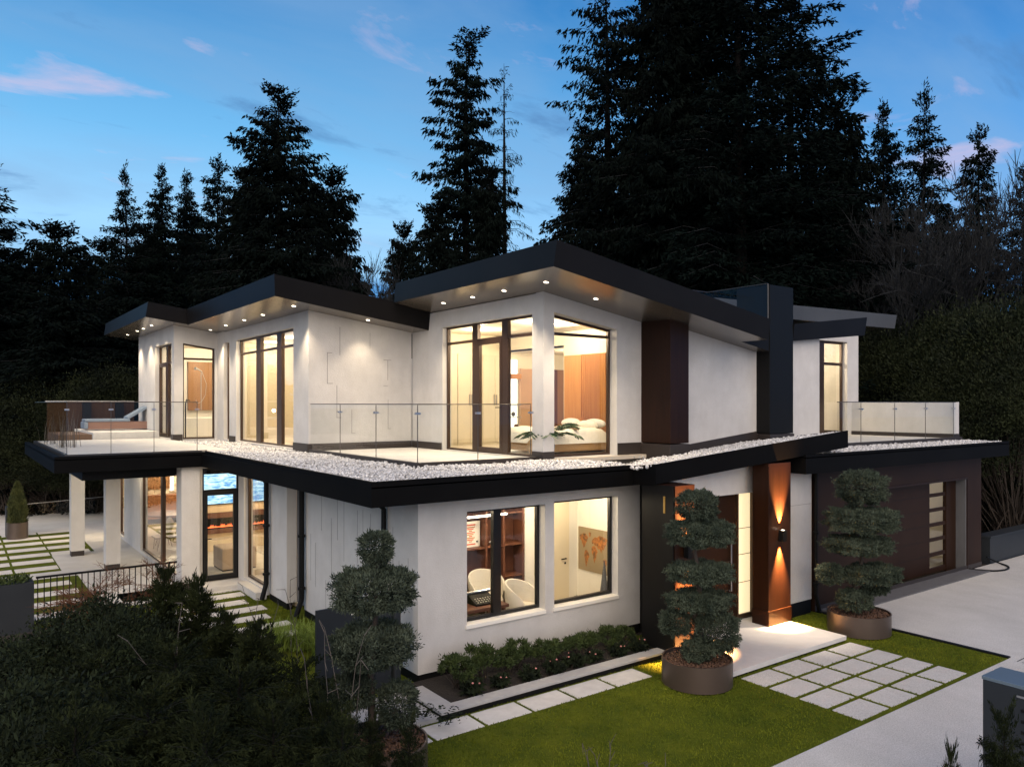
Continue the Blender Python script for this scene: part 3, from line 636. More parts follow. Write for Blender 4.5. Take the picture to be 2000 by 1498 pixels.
mb.build('ground_floor_room', H)

# ------------------------------------------------------------------ furniture seen through the glass
# wardrobes in the bedroom
for k in range(3):
    u0 = 4.25 + k * .82; t = thing('wardrobe', (u0 + .4, 6.9, 3.36), ('cream wardrobe nearest the outer wall of the lit bedroom', 'cream wardrobe in the middle of the row in the lit bedroom', 'cream wardrobe beside the bright closet opening')[k], 'wardrobe', 'row of cream wardrobes in the bedroom')
    for s in (0, 1):
        mb = MB(); mb.box(u0 + s * .405, u0 + s * .405 + .395, 6.88, 6.998, 3.42, 5.85, CREAMD); d = mb.build('door', t, bevel=.004)
        h = MB(); x = u0 + (.36 if s == 0 else .44); h.tube([(x, 6.86, 4.45), (x, 6.86, 4.75)], .014, STEEL, 6); h.build('handle', d)
    mb = MB(); mb.box(u0, u0 + .8, 6.90, 6.998, 3.36, 3.415, CREAM); mb.build('plinth', t)
t = thing('display_shelf', (6.95, 6.9, 3.36), 'bright backlit display shelves in the bedroom closet opening', 'shelf')
mb = MB(); mb.box(6.78, 7.12, 6.96, 6.995, 3.45, 5.75, LITW); mb.build('backlight', t)
for z in (3.75, 4.1, 4.45, 5.2): mb = MB(); mb.box(6.78, 7.12, 6.75, 6.955, z, z + (.02 if z < 5 else .14), STEEL if z < 5 else ORW); mb.build('shelf', t)
mb = MB(); mb.box(6.8, 7.1, 6.72, 6.95, 3.36, 3.44, CREAM); mb.blob((6.9, 6.85, 4.2), (.06, .06, .07), GREYST); mb.blob((7.0, 6.85, 3.86), (.07, .05, .06), WALN); mb.build('ornament', t, smooth=True)
t = thing('interior_door', (7.6, 6.9, 3.36), 'pinkish wooden door standing beside the bedroom closet', 'door')
mb = MB(); mb.box(7.2, 8.1, 6.9, 6.97, 3.36, 5.5, mat('pink_oak', (.50, .30, .17), .5)); mb.build('leaf', t)
t = thing('interior_door', (8.9, 6.9, 3.36), 'dark brown open doorway at the back of the bedroom', 'door')
mb = MB(); mb.box(8.45, 8.55, 6.88, 6.98, 3.36, 5.5, WALN); mb.box(9.25, 9.35, 6.88, 6.98, 3.36, 5.5, WALN); mb.box(8.55, 9.25, 6.92, 6.98, 3.36, 5.5, BROWNW); mb.build('frame', t)
# slatted headboard wall
t = thing('headboard_panel', (6.68, 3.6, 3.36), 'tall orange slatted wooden panel behind the bed', 'wall panel')
mb = MB(); mb.box(6.69, 6.72, 2.75, 4.35, 3.36, 5.72, ORW)
for k in range(13): b = 2.80 + k * .072; mb.box(6.66, 6.69, b, b + .04, 3.36, 5.72, ORW)
mb.build('slat_panel', t)
mb = MB(); mb.box(6.6, 6.68, 2.18, 2.62, 3.36, 6.1, mat('pale_curtain', (.74, .70, .60), .9)); c = mb.build('curtain'); tag(c, 'pale curtain gathered at the right side of the bedroom window', 'curtain')
# bed
t = thing('bed', (5.5, 3.2, 3.36), 'double bed with rumpled cream linen behind the bedroom corner window', 'bed')
mb = MB(); mb.box(4.55, 6.62, 2.35, 4.15, 3.42, 3.74, TANB); mb.build('base', t, bevel=.06)
def soft_box(a0, a1, b0, b1, z0, z1, m, sd, amp=.03, nx=34, ny=26):
    rg = np.random.default_rng(sd); mb = MB(); vs = []; fs = []
    for j in range(ny + 1):
        for i in range(nx + 1):
            x = i / nx; y = j / ny; e = min(x, 1 - x, y, 1 - y); k = min(1, e / .12)
            z = z0 + (z1 - z0) * math.sqrt(max(0, 1 - (1 - k) ** 2)) + amp * k * (math.sin(9 * x + 5 * y + sd) + .7 * math.sin(17 * y - 8 * x + 2 * sd) + .5 * math.sin(31 * x + 12 * y))
            vs.append((a0 + (a1 - a0) * x, b0 + (b1 - b0) * y, z))
    for j in range(ny):
        for i in range(nx): q = j * (nx + 1) + i; fs.append((q, q + 1, q + nx + 2, q + nx + 1))
    mb.add(vs, fs, m); return mb
mb = soft_box(4.5, 6.35, 2.27, 4.22, 3.60, 3.93, SHEET, 1, .018); mb.build('duvet', t, smooth=True)
mb = MB(); mb.hexa([(5.35, 2.30), (5.42, 2.30), (5.62, 4.1), (5.50, 4.1)], 3.9, 3.955, mat('brown_stripe', (.20, .14, .08), .9)); mb.build('throw', t)
for (a, b, z, sd) in ((6.33, 2.8, 4.02, 3), (6.33, 3.65, 4.02, 5), (6.18, 2.9, 3.98, 7)):
    mb = MB(); mb.blob((a, b, z), (.13, .36, .12), SHEET, jit=.03, seed=sd); mb.build('pillow', t, smooth=True)
# indoor palms
def palm(loc, h, n, label, sz=.5, seed=1):
    t = thing('potted_palm', loc, label, 'plant'); rg = np.random.default_rng(seed); Q = []; wd = []
    for k in range(n):
        az = k * 2.4 + rg.uniform(-.3, .3); up = rg.uniform(.5, 1.2); p0 = np.array([0, 0, h * .35]); d = np.array([math.cos(az), math.sin(az), up])
        A_ = [p0 + d * h * .62 * q + np.array([0, 0, -.9 * h * q * q * .45]) for q in np.linspace(0, 1, 10)]; A_ = np.array(A_)
        wd.append(sticks(A_[:-1], A_[1:], .008, .006))
        for i in range(3, 10):
            tdir = norm(A_[i] - A_[i - 1]); sd = norm(np.cross(tdir, (0, 0, 1)))
            for s in (-1, 1):
                P = np.repeat(A_[i][None], 3, 0) + rg.normal(0, .008, (3, 3)); Q.append(leaf_quads(P, np.repeat((tdir * .6 + sd * s - np.array([0, 0, .25]))[None], 3, 0), sz * h * .30, .045, rg))
    quads_obj('foliage', np.concatenate(Q), mat('palm_leaf', (.025, .055, .02), .5), t, cat_wood(wd), mat('palm_leaf', (.025, .055, .02), .5))
    mb = MB(); mb.lathe(loc, [(0, 0), (.11, 0), (.14, h * .25), (.12, h * .25), (.12, h * .22), (0, h * .22)], GREYST, 20); mb.build('pot', t, smooth=True)
palm((4.34, 2.06, 3.36), 1.05, 8, 'green palm leaf standing in the corner of the bedroom window', .7)
palm((4.22, .62, .3), .62, 9, 'small potted palm in the right ground floor window', .6, 5)
t = thing('bench', (4.35, 2.4, 3.36), 'round tan footstool at the foot of the bed', 'stool')
mb = MB(); mb.blob((4.32, 2.12 + .35, 3.56), (.20, .24, .2), TANB); mb.build('seat', t, smooth=True)
# middle room
for (a, lab) in ((8.6, 'cream panel door with dark lever handle in the middle upper room'), (11.9, 'plain cream door with wall thermostat in the middle upper room')):
    t = thing('interior_door', (3.55, a, 3.36), lab, 'door'); mb = MB(); mb.box(3.54, 3.595, a - .45, a + .45, 3.36, 5.7, CREAMD); d = mb.build('leaf', t)
    mb = MB(); mb.tube([(3.52, a - .35, 4.40), (3.50, a - .35, 4.40), (3.50, a - .22, 4.40)], .012, BLACKM, 6); mb.box(3.525, 3.54, a - .37, a - .33, 4.25, 4.29, BLACKM); mb.build('handle', d)
    mb = MB(); mb.box(3.57, 3.598, a - .53, a - .455, 3.36, 5.78, CREAM); mb.box(3.57, 3.598, a + .455, a + .53, 3.36, 5.78, CREAM); mb.box(3.57, 3.598, a - .455, a + .455, 5.705, 5.78, CREAM); mb.build('architrave', t)
mb = MB(); mb.box(3.55, 3.598, 10.6, 10.85, 4.62, 4.76, BLACKM); o = mb.build('thermostat'); tag(o, 'small black control panel on the cream wall of the middle room', 'thermostat')
# bathroom
mb = MB(); mb.box(.95, 2.15, 18.78, 18.895, 4.25, 6.02, BROWNW); mb.build('tiled_niche', H)
t = thing('shower_set', (.75, 17.0, 3.36), 'chrome hand shower hanging on its rail in the bathroom', 'shower')
mb = MB(); mb.tube([(1.1, 17.6, 4.25), (1.1, 17.6, 5.65)], .012, STEEL, 8); mb.build('rail', t)
mb = MB(); mb.tube([(1.12, 17.55, 5.62), (.95, 17.45, 5.70), (.85, 17.4, 5.72)], [.015, .03, .055], STEEL, 10); mb.build('shower_head', t)
mb = MB(); mb.tube([(1.12, 17.55, 5.6), (1.25, 17.5, 5.2), (1.22, 17.5, 4.8), (1.08, 17.5, 4.55), (.95, 17.5, 4.5), (.9, 17.5, 4.62)], .009, STEEL, 6); mb.build('hose', t)
t = thing('bathtub', (.9, 16.3, 3.36), 'white bathtub apron below the bathroom window', 'bathtub')
mb = MB(); mb.box(.05, 2.6, 16.6, 17.4, 3.36, 4.02, WHITEW); mb.build('apron', t, bevel=.03)
t = thing('tub_filler', (.3, 16.4, 3.36), 'dark floor standing bath tap in front of the tub', 'tap')
mb = MB(); mb.tube([(.3, 16.4, 3.36), (.3, 16.4, 4.5), (.36, 16.5, 4.62), (.5, 16.7, 4.6)], .022, BLACKM, 8); mb.build('spout', t)
# study
t = thing('bookcase', (2.4, 2.0, .3), 'dark walnut bookcase behind the left ground floor window', 'bookcase')
mb = MB(); mb.box(.9, 3.46, 2.09, 2.13, .3, 2.78, WALN); mb.build('back', t)
for u_ in (.9, 1.55, 2.50, 2.92, 3.41): mb = MB(); mb.box(u_, u_ + .045, 1.76, 2.085, .3, 2.78, WALN); mb.build('side', t)
for z in (.99, 1.63, 2.27): mb = MB(); mb.box(.945, 3.405, 1.77, 2.084, z, z + .035, WALN); mb.build('shelf', t)
t = thing('card_picture', (2.3, 1.95, 1.67), 'large red and white playing card picture leaning on the bookcase shelf', 'picture')
RED = mat('card_red', (.62, .10, .04), .6)
mb = MB(); mb.box(2.10, 2.47, 1.92, 1.935, 1.667, 2.17, WHITEW); mb.build('card', t)
mb = MB(); mb.box(2.14, 2.36, 1.915, 1.919, 2.09, 2.115, RED); mb.box(2.14, 2.36, 1.915, 1.919, 1.71, 1.735, RED)
for k in range(9): z = 1.765 + k * .035; w_ = .04 + .04 * (k % 3); mb.box(2.25 - w_, 2.25 + w_ * .8, 1.915, 1.919, z, z + .02, RED if k % 2 else ORW)
mb.add([(2.10, 1.916, 2.08), (2.13, 1.916, 2.03), (2.07, 1.916, 2.03)], [(0, 2, 1)], BLACKM); mb.add([(2.40, 1.916, 1.73), (2.43, 1.916, 1.78), (2.37, 1.916, 1.78)], [(0, 1, 2)], BLACKM)
mb.build('print', t)
mb = MB(); mb.tube([(2.75, 1.9, 1.66), (2.75, 1.9, 1.8)], .02, STEEL, 8); mb.blob((2.78, 1.9, 1.72), (.11, .03, .035), STEEL); o = mb.build('ornament', smooth=True); tag(o, 'silver ornament on the bookcase shelf behind the window mullion', 'ornament')
mb = MB(); mb.tube([(3.0, 1.88, 1.02), (2.9, 1.88, 1.35)], .006, STEEL, 6); mb.tube([(2.82, 1.88, 1.02), (2.9, 1.88, 1.35)], .006, STEEL, 6); o = mb.build('easel'); tag(o, 'thin metal easel standing on the lower bookcase shelf', 'easel')
def tub_chair(loc, rz, label):
    t = thing('tub_chair', loc, label, 'chair', 'cream tub chairs in the study'); mb = MB(); vs = []; fs = []; n = 28
    for i in range(n + 1):
        a = R(-30) + R(240) * i / n; hz = .36 + .34 * math.sin(math.pi * i / n) ** .6
        for (rr_, z) in ((.33, .30), (.37, .14 + hz), (.355, .18 + hz), (.325, .17 + hz), (.29, .34)): vs.append((loc[0] + rr_ * math.cos(a + rz), loc[1] + rr_ * math.sin(a + rz), loc[2] + z))
    for i in range(n):
        for k in range(4): fs.append((i * 5 + k, (i + 1) * 5 + k, (i + 1) * 5 + k + 1, i * 5 + k + 1))
    mb.add(vs, fs, LEATH); mb.build('backrest', t, smooth=True)
    mb = MB(); mb.lathe(loc, [(0, .28), (.31, .28), (.325, .36), (.28, .43), (0, .44)], LEATH, 28); mb.build('seat', t, smooth=True)
    mb = MB(); mb.lathe(loc, [(.2, 0), (.2, .02), (.03, .04), (.03, .28)], STEEL, 20); mb.build('base', t)
tub_chair((2.28, 1.40, .38), R(-10), 'cream leather tub chair facing the window beyond the desk')
tub_chair((2.66, .72, .28), R(25), 'cream leather tub chair at the right end of the desk')
t = thing('desk', (1.5, .6, .3), 'dark wood desk below the left ground floor window', 'desk')
mb = MB(); mb.box(.8, 2.02, .30, .92, .87, .93, WALN); mb.build('top', t, bevel=.008)
for (a, b) in ((.85, .34), (1.92, .34), (.85, .83), (1.92, .83)): mb = MB(); mb.box(a, a + .05, b, b + .05, .3, .87, WALN); mb.build('leg', t)
t = thing('typewriter', (1.6, .6, .93), 'old black typewriter on the study desk', 'typewriter')
mb = MB(); mb.hexa([(1.42, .45), (1.86, .45), (1.86, .78), (1.42, .78)], .932, lambda u, v: .96 + (v - .45) * .40, BLACKM); mb.build('case', t)
mb = MB(); [mb.blob((1.48 + i * .055, .49 + j * .05, .985 + j * .02), (.016, .016, .01), LEATH, 8, 4) for i in range(7) for j in range(3)]; mb.build('keys', t)
mb = MB(); mb.tube([(1.38, .76, 1.10), (1.90, .76, 1.10)], .03, STEEL, 10); mb.build('roller', t)
mb = MB(); mb.lathe((1.22, .55, .932), [(.0, 0), (.045, 0), (.045, .13), (.0, .13)], LEATH, 16); o = mb.build('candle'); tag(o, 'short cream candle standing on the study desk', 'candle')
t = thing('pendant_lamp', (2.2, 1.4, 2.3), 'glowing linear pendant lamp in the study', 'lamp')
mb = MB(); mb.box(1.85, 2.75, 1.38, 1.42, 2.33, 2.36, LIT); mb.build('light_bar', t); mb = MB(); mb.tube([(2.0, 1.4, 2.36), (2.0, 1.4, 2.8)], .004, BLACKM, 5); mb.tube([(2.6, 1.4, 2.36), (2.6, 1.4, 2.8)], .004, BLACKM, 5); mb.build('cable', t)
t = thing('interior_door', (4.1, 1.78, .3), 'cream flush door with black handle in the right ground floor window', 'door')
mb = MB(); mb.box(3.75, 4.66, 1.765, 1.798, .3, 2.45, CREAMD); d = mb.build('leaf', t); mb = MB(); mb.tube([(4.55, 1.76, 1.20), (4.55, 1.72, 1.20), (4.42, 1.72, 1.20)], .014, BLACKM, 6); mb.box(4.53, 4.57, 1.755, 1.765, 1.08, 1.12, BLACKM); mb.build('handle', d)
t = thing('map_picture', (4.91, 1.2, 1.4), 'world map picture with orange continents on the right study wall', 'picture')
mb = MB(); mb.box(4.885, 4.918, .78, 1.72, .95, 1.86, mat('map_ground', (.26, .20, .12), .6)); mb.build('board', t)
mb = MB(); mp = mat('map_continent', (.42, .15, .03), .6, noise=(14, .15, (.10, .05, .02), 4, I3))
def land(pts):
    c = [(4.882, 1.70 - x * .92, 1.84 - y * .88) for x, y in pts]; mb.add(c, [tuple(range(len(c)))], mp)
land([(.03, .2), (.07, .15), (.12, .16), (.15, .12), (.24, .12), (.28, .16), (.33, .2), (.30, .25), (.29, .30), (.25, .33), (.22, .42), (.17, .48), (.15, .42), (.12, .38), (.09, .30), (.05, .28)])
land([(.22, .52), (.27, .51), (.31, .54), (.36, .60), (.37, .66), (.33, .70), (.30, .80), (.27, .90), (.25, .93), (.23, .84), (.22, .76), (.19, .66), (.20, .58)])
land([(.46, .40), (.52, .37), (.57, .38), (.60, .43), (.65, .50), (.61, .56), (.60, .64), (.56, .74), (.54, .79), (.51, .72), (.50, .62), (.45, .55), (.44, .46)])
land([(.46, .34), (.45, .27), (.50, .2), (.56, .16), (.62, .17), (.70, .11), (.80, .12), (.90, .14), (.98, .17), (.94, .24), (.93, .3), (.88, .36), (.84, .44), (.80, .42), (.76, .52), (.72, .42), (.66, .44), (.62, .37), (.55, .36), (.50, .32)])
land([(.82, .68), (.88, .63), (.94, .66), (.96, .74), (.91, .80), (.85, .77)]); land([(.34, .1), (.38, .06), (.43, .08), (.41, .16), (.37, .2)])
mb.build('continents', t)
t = thing('cone_lamp', (4.5, .42, .3), 'tall tapering grey sculpture at the right ground floor window', 'sculpture')
mb = MB(); mb.lathe((4.45, .44, .3), [(.10, 0), (.085, .45), (.010, 1.08)], GREYST, 20); mb.build('cone', t, smooth=True)
# living room
t = thing('television', (1.0, 13.4, 1.45), 'wide wall television showing blue sea above the fireplace', 'television')
mb = MB(); mb.box(.02, 1.98, 13.38, 13.44, 1.42, 2.52, BLACKM); mb.build('case', t); mb = MB(); mb.box(.05, 1.95, 13.37, 13.379, 1.45, 2.49, SEA); mb.build('screen', t)
t = thing('fireplace', (1.0, 13.3, .12), 'long dark ribbon fireplace with orange flames under the television', 'fireplace')
mb = MB(); mb.box(-.15, 2.6, 13.34, 13.44, .55, 1.18, WALN); mb.build('surround', t); mb = MB(); mb.box(.05, 2.1, 13.325, 13.339, .70, 1.02, BLACKM); mb.build('firebox', t)
mb = MB(); rg_ = random.Random(4)
for k in range(60): x = .10 + k * .033; h_ = rg_.uniform(.03, .12); mb.add([(x, 13.32, .74), (x + .03, 13.32, .74), (x + .015, 13.32, .74 + h_)], [(0, 1, 2)], FLAME)
mb.build('flames', t)
mb = MB(); mb.box(-.2, 3.8, 12.9, 13.43, .12, .42, mat('stone_bench', (.60, .50, .36), .6)); o = mb.build('hearth_bench'); tag(o, 'long cream hearth bench below the ribbon fireplace', 'bench')
t = thing('ottoman', (.1, 10.3, .12), 'boxy beige ottoman on a rug inside the glazed door', 'ottoman')
mb = MB(); mb.box(-.35, .55, 9.75, 10.6, .16, .72, mat('taupe', (.42, .32, .23), .8)); mb.build('body', t, bevel=.03); mb = MB(); mb.box(-.33, .53, 9.77, 10.58, .12, .16, BLACKM); mb.build('plinth', t)
mb = MB(); mb.box(-1.1, 2.4, 9.5, 12.3, .121, .130, mat('rug', (.62, .57, .48), .95)); o = mb.build('rug'); tag(o, 'pale rug on the living room floor', 'rug')
t = thing('sofa', (1.6, 8.0, .12), 'long tan sofa behind the low side window', 'sofa')
mb = MB(); mb.box(.5, 1.3, 6.6, 9.0, .14, .50, mat('tan_leather', (.52, .36, .22), .7)); mb.build('seat', t, bevel=.05); mb = MB(); mb.box(1.3, 1.55, 6.6, 9.0, .14, .92, mat('tan_leather', (.5, .4, .3), .7)); mb.build('backrest', t, bevel=.05)
# dining area
t = thing('sideboard', (.0, 19.6, .12), 'walnut sideboard at the back of the dining area', 'sideboard')
mb = MB(); mb.box(-.6, 1.6, 19.4, 19.88, .3, 1.15, mat('walnut_light', (.30, .12, .045), .5)); mb.build('cabinet', t); mb = MB(); mb.box(-.55, 1.55, 19.45, 19.85, .12, .3, BLACKM); mb.build('plinth', t)
t = thing('wall_picture', (.3, 19.85, 1.9), 'tall framed picture above the sideboard', 'picture')
mb = MB(); mb.box(-.75, .55, 19.85, 19.89, 1.35, 2.7, BROWNW); mb.build('board', t); mb = MB(); mb.box(.55, .68, 19.80, 19.89, 1.25, 2.75, LITW); mb.build('light_strip', t)
t = thing('dining_table', (-.2, 16.2, .12), 'round dark dining table behind the glass', 'table')
mb = MB(); mb.lathe((-.2, 16.6, .12), [(0, .74), (.75, .74), (.75, .70), (0, .70)], WALN, 32); mb.lathe((-.2, 16.6, .12), [(.3, 0), (.05, .1), (.05, .70)], WALN, 16); mb.build('top', t)
def shell_chair(loc, rz, label):
    t = thing('dining_chair', loc, label, 'chair', 'white shell dining chairs')
    mb = MB(); mb.blob((loc[0], loc[1], loc[2] + .46), (.24, .24, .05), LEATH); mb.build('seat', t, smooth=True)
    mb = MB(); mb.blob((loc[0] + .2 * math.cos(rz), loc[1] + .2 * math.sin(rz), loc[2] + .66), (.07 + .12 * abs(math.sin(rz)), .07 + .12 * abs(math.cos(rz)), .2), LEATH); mb.build('backrest', t, smooth=True)
    for (a, b) in ((-1, -1), (1, -1), (-1, 1), (1, 1)): mb = MB(); mb.tube([(loc[0] + a * .2, loc[1] + b * .2, loc[2]), (loc[0] + a * .1, loc[1] + b * .1, loc[2] + .43)], .012, WALN, 6); mb.build('leg', t)
shell_chair((-.75, 14.6, .12), R(20), 'white shell chair nearest the glass by the dining table'); shell_chair((-.1, 15.2, .12), R(60), 'white shell chair behind the first one at the dining table')
t = thing('low_table', (-.9, 13.2, .12), 'low brown hairpin-legged table near the dining chairs', 'table')
mb = MB(); mb.box(-1.15, -.35, 13.75, 14.35, .48, .53, WALN); mb.build('top', t)
for (a, b) in ((-1.1, 13.8), (-.4, 13.8), (-1.1, 14.3), (-.4, 14.3)): mb = MB(); mb.tube([(a, b, .12), (a + .03, b, .48)], .008, BLACKM, 5); mb.build('leg', t)

# ------------------------------------------------------------------ left terrace furniture
mb = MB(); mb.box(-2.35, -.4, 17.0, 21.9, 3.25, 3.56, PAVE); o = mb.build('raised_platform', H)
mb = MB(); mb.box(-3.3, -2.35, 17.3, 20.4, 3.1, 3.50, DARKW); o = mb.build('timber_deck', H)
t = thing('sun_lounger', (-1.4, 20.0, 3.56), 'slatted wooden sun lounger with grey cushion and raised back', 'sun lounger')
mb = MB(); mb.box(-2.30, -.35, 19.2, 20.0, 3.60, 3.86, TEAK); mb.build('frame', t, bevel=.01); mb = MB(); mb.box(-2.32, -.9, 19.18, 20.02, 3.86, 3.96, GREYF); mb.box(-2.35, -2.22, 19.16, 20.04, 3.62, 3.86, GREYF); mb.build('cushion', t, bevel=.03)
mb = MB(); mb.hexa([(-.98, 19.2), (-.35, 19.2), (-.35, 20.0), (-.98, 20.0)], lambda u, v: 3.93 + (u + .98) * .62, lambda u, v: 4.02 + (u + .98) * .62, GREYF); mb.build('backrest', t)
t = thing('privacy_wall', (-2, 24, 3.3), 'brown screen wall behind the sun lounger', 'wall')
mb = MB(); mb.box(-3.2, -.3, 21.9, 22.05, 3.0, 4.56, mat('dim_timber_screen', (.030, .017, .010), .7, noise=(2, .3, (.05, .028, .015), 4, (6, 1, .5)), spec=.1)); mb.build('panel', t); mb = MB(); mb.box(-3.25, -.3, 21.87, 22.08, 4.56, 4.60, KERB); mb.build('coping', t)
for (a, l) in ((-2.1, 'dark slanted post left of the lounger back'), (-1.0, 'dark slanted post above the lounger back')):
    mb = MB(); mb.hexa([(a, 21.5), (a + .28, 21.5), (a + .28, 21.7), (a, 21.7)], 3.56, 4.53, BLACKM); o = mb.build('post'); tag(o, l, 'post')
def reeds(loc, n, h, label, m, name='ornamental_grass', spread=.25, lean=.35, w=.014, pot=None, seed=2, cat='grass plant', group=None):
    t = thing(name, loc, label, cat, group); rg = np.random.default_rng(seed); Q = []
    P0 = np.stack([rg.normal(0, spread * .4, n), rg.normal(0, spread * .4, n), np.zeros(n)], 1); az = rg.uniform(0, 6.28, n); ln = rg.uniform(0, lean, n); hh = h * rg.uniform(.6, 1.1, n)
    out = np.stack([np.cos(az), np.sin(az), az * 0], 1); prev = P0; sd = np.stack([-np.sin(az), np.cos(az), az * 0], 1)
    for q, w0, w1 in ((.4, 1, .9), (.75, .9, .6), (1.0, .6, .1)):
        nx = P0 + out * (ln * hh * q * q * 1.6)[:, None] + np.array([0, 0, 1.]) * (hh * q * (1 - .35 * ln * q * q))[:, None]
        Q.append(np.stack([prev - sd * w * w0 / 2, prev + sd * w * w0 / 2, nx + sd * w * w1 / 2, nx - sd * w * w1 / 2], 1)); prev = nx
    quads_obj('blades', np.concatenate(Q), m, t); return t
t = reeds((-3.62, 12.2, 3.36), 26, .95, 'thin pale reeds behind the glass corner of the left terrace', TWIGP, spread=.5, lean=.25, w=.018)
reeds((-3.65, 14.3, 3.36), 16, .9, 'second clump of thin pale reeds further along the left terrace glass', TWIGP, spread=.4, lean=.25, w=.018, seed=8)

# ------------------------------------------------------------------ lamps
def spot(loc, e, size, blend, col=(1, .80, .56), r=.03, aim=(0, 0, -1), parent=None):
    l = bpy.data.lights.new('downlight_beam', 'SPOT'); l.energy = e; l.spot_size = R(size); l.spot_blend = blend; l.color = col; l.shadow_soft_size = r
    o = bpy.data.objects.new('downlight_beam', l); COL.objects.link(o)
    a = np.array(aim, float); a /= np.linalg.norm(a)
    from mathutils import Vector
    o.rotation_euler = Vector(a).to_track_quat('-Z', 'Y').to_euler(); o.location = loc
    if parent is not None: o.parent = parent; og = ORG[parent]; o.location = tuple(loc[i] - og[i] for i in range(3))
    return o
def downlight(u, v, z, tilt, e, label, group, size=95):
    t = thing('recessed_downlight', (u, v, z), label, 'downlight', group)
    mb = MB(); f_ = lambda r, dz: [(u + r * math.cos(k * math.pi / 10), v + r * math.sin(k * math.pi / 10), z - dz - tilt * r * math.cos(k * math.pi / 10)) for k in range(20)]
    a = f_(.062, .004); b = f_(.045, .006); mb.add(a + b, [(k, (k + 1) % 20, 20 + (k + 1) % 20, 20 + k) for k in range(20)], STEEL); mb.build('trim', t)
    mb = MB(); mb.add(f_(.045, .007), [tuple(range(20))[::-1]], LIT); mb.build('lens', t)
    spot((u, v, z - .05), e, size, .75, parent=t)
GE = dict(bed='downlights in the left soffit of the bedroom roof', mid='downlights along the left soffit of the middle roof', lef='downlights in the soffit of the bathroom roof')
for v in (4.84, 3.58, 2.37, .95): downlight(3.38, v, bedB(3.38), .161, 160, 'small round lit downlight in the bedroom roof soffit above the terrace', GE['bed'])
downlight(4.72, .98, bedB(4.72), .161, 190, 'lit downlight above the bedroom corner window on the entrance side', None)
for v in (7.02, 9.26, 10.84, 12.62, 14.3): downlight(.55, v, midB(.55), .138, 160, 'small round lit downlight in a row above the tall middle windows', GE['mid'])
downlight(2.33, 6.72, midB(2.33), .138, 48, 'single lit downlight above the blank wall of the bedroom terrace', None)
for v in (16.13, 17.44, 18.5, 20.29): downlight(-.80, v, lefB(-.8), .13, 130, 'small round lit downlight in the far left roof soffit', GE['lef'])
def wall_lamp(u, v, z, label):
    t = thing('wall_lamp', (u, v, z), label, 'wall lamp', 'up and down wall lamps beside the entrance')
    mb = MB(); mb.box(u - .06, u + .06, v - .13, v - .025, z - .11, z + .11, BLACKM); mb.box(u - .035, u + .035, v - .025, v, z - .05, z + .05, BLACKM); mb.build('housing', t, bevel=.004)
    for s in (-1, 1):
        mb = MB(); mb.add([(u + .035 * math.cos(k * .5236), v - .078 + .035 * math.sin(k * .5236), z + s * .113) for k in range(12)], [tuple(range(12))], LIT); mb.build('lens', t)
        spot((u, v - .06, z + s * .13), (4200 if u > 6 else 5200), (50 if u > 6 else 66), 1.0, col=(1, .47, .15), r=.01, aim=(0, .06, s), parent=t)
wall_lamp(7.28, -1.6, 1.88, 'black up and down wall lamp on the right copper column'); wall_lamp(4.5, -1.6, 1.88, 'black up and down wall lamp on the left copper column behind the topiary')
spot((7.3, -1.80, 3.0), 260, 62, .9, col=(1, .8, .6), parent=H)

def room_or_fill_light(u, v, z, e, r=.07, col=(1, .83, .59)):
    l = bpy.data.lights.new('ceiling_or_fill_lamp', 'POINT'); l.energy = e * (1.6 if z > 3 else 1.8); l.color = col; l.shadow_soft_size = r
    o = bpy.data.objects.new('ceiling_or_fill_lamp', l); COL.objects.link(o); o.location = (u, v, z); return o
for (u, v, z, e) in ((4.9, 3.2, 6.2, 42), (5.8, 3.4, 6.15, 36), (5.0, 5.6, 6.15, 42), (7.8, 5.0, 5.8, 45), (2.3, 8.8, 6.2, 50), (2.3, 11.5, 6.2, 50), (2.3, 13.7, 6.2, 35), (1.3, 16.8, 6.3, 75), (1.6, 19.6, 6.3, 30),
                     (15.9, 4.0, 6.2, 75), (1.5, .9, 2.6, 18), (2.9, .9, 2.6, 20), (4.0, .9, 2.6, 17), (-2.6, 21.0, 4.2, 3), (2.0, 7.0, 2.7, 60), (1.0, 10.5, 2.75, 95), (2.6, 12.0, 2.75, 70), (-.4, 12.0, 2.75, 105), (-.2, 16.5, 2.7, 130), (.5, 18.8, 2.7, 100), (15.0, 1.5, 2.8, 30), (-1.9, 14.0, 2.62, 12), (-2.2, 18.6, 2.62, 14)):  # the weak one above the lounger terrace is an added fill, no real lamp
    room_or_fill_light(u, v, z, e)

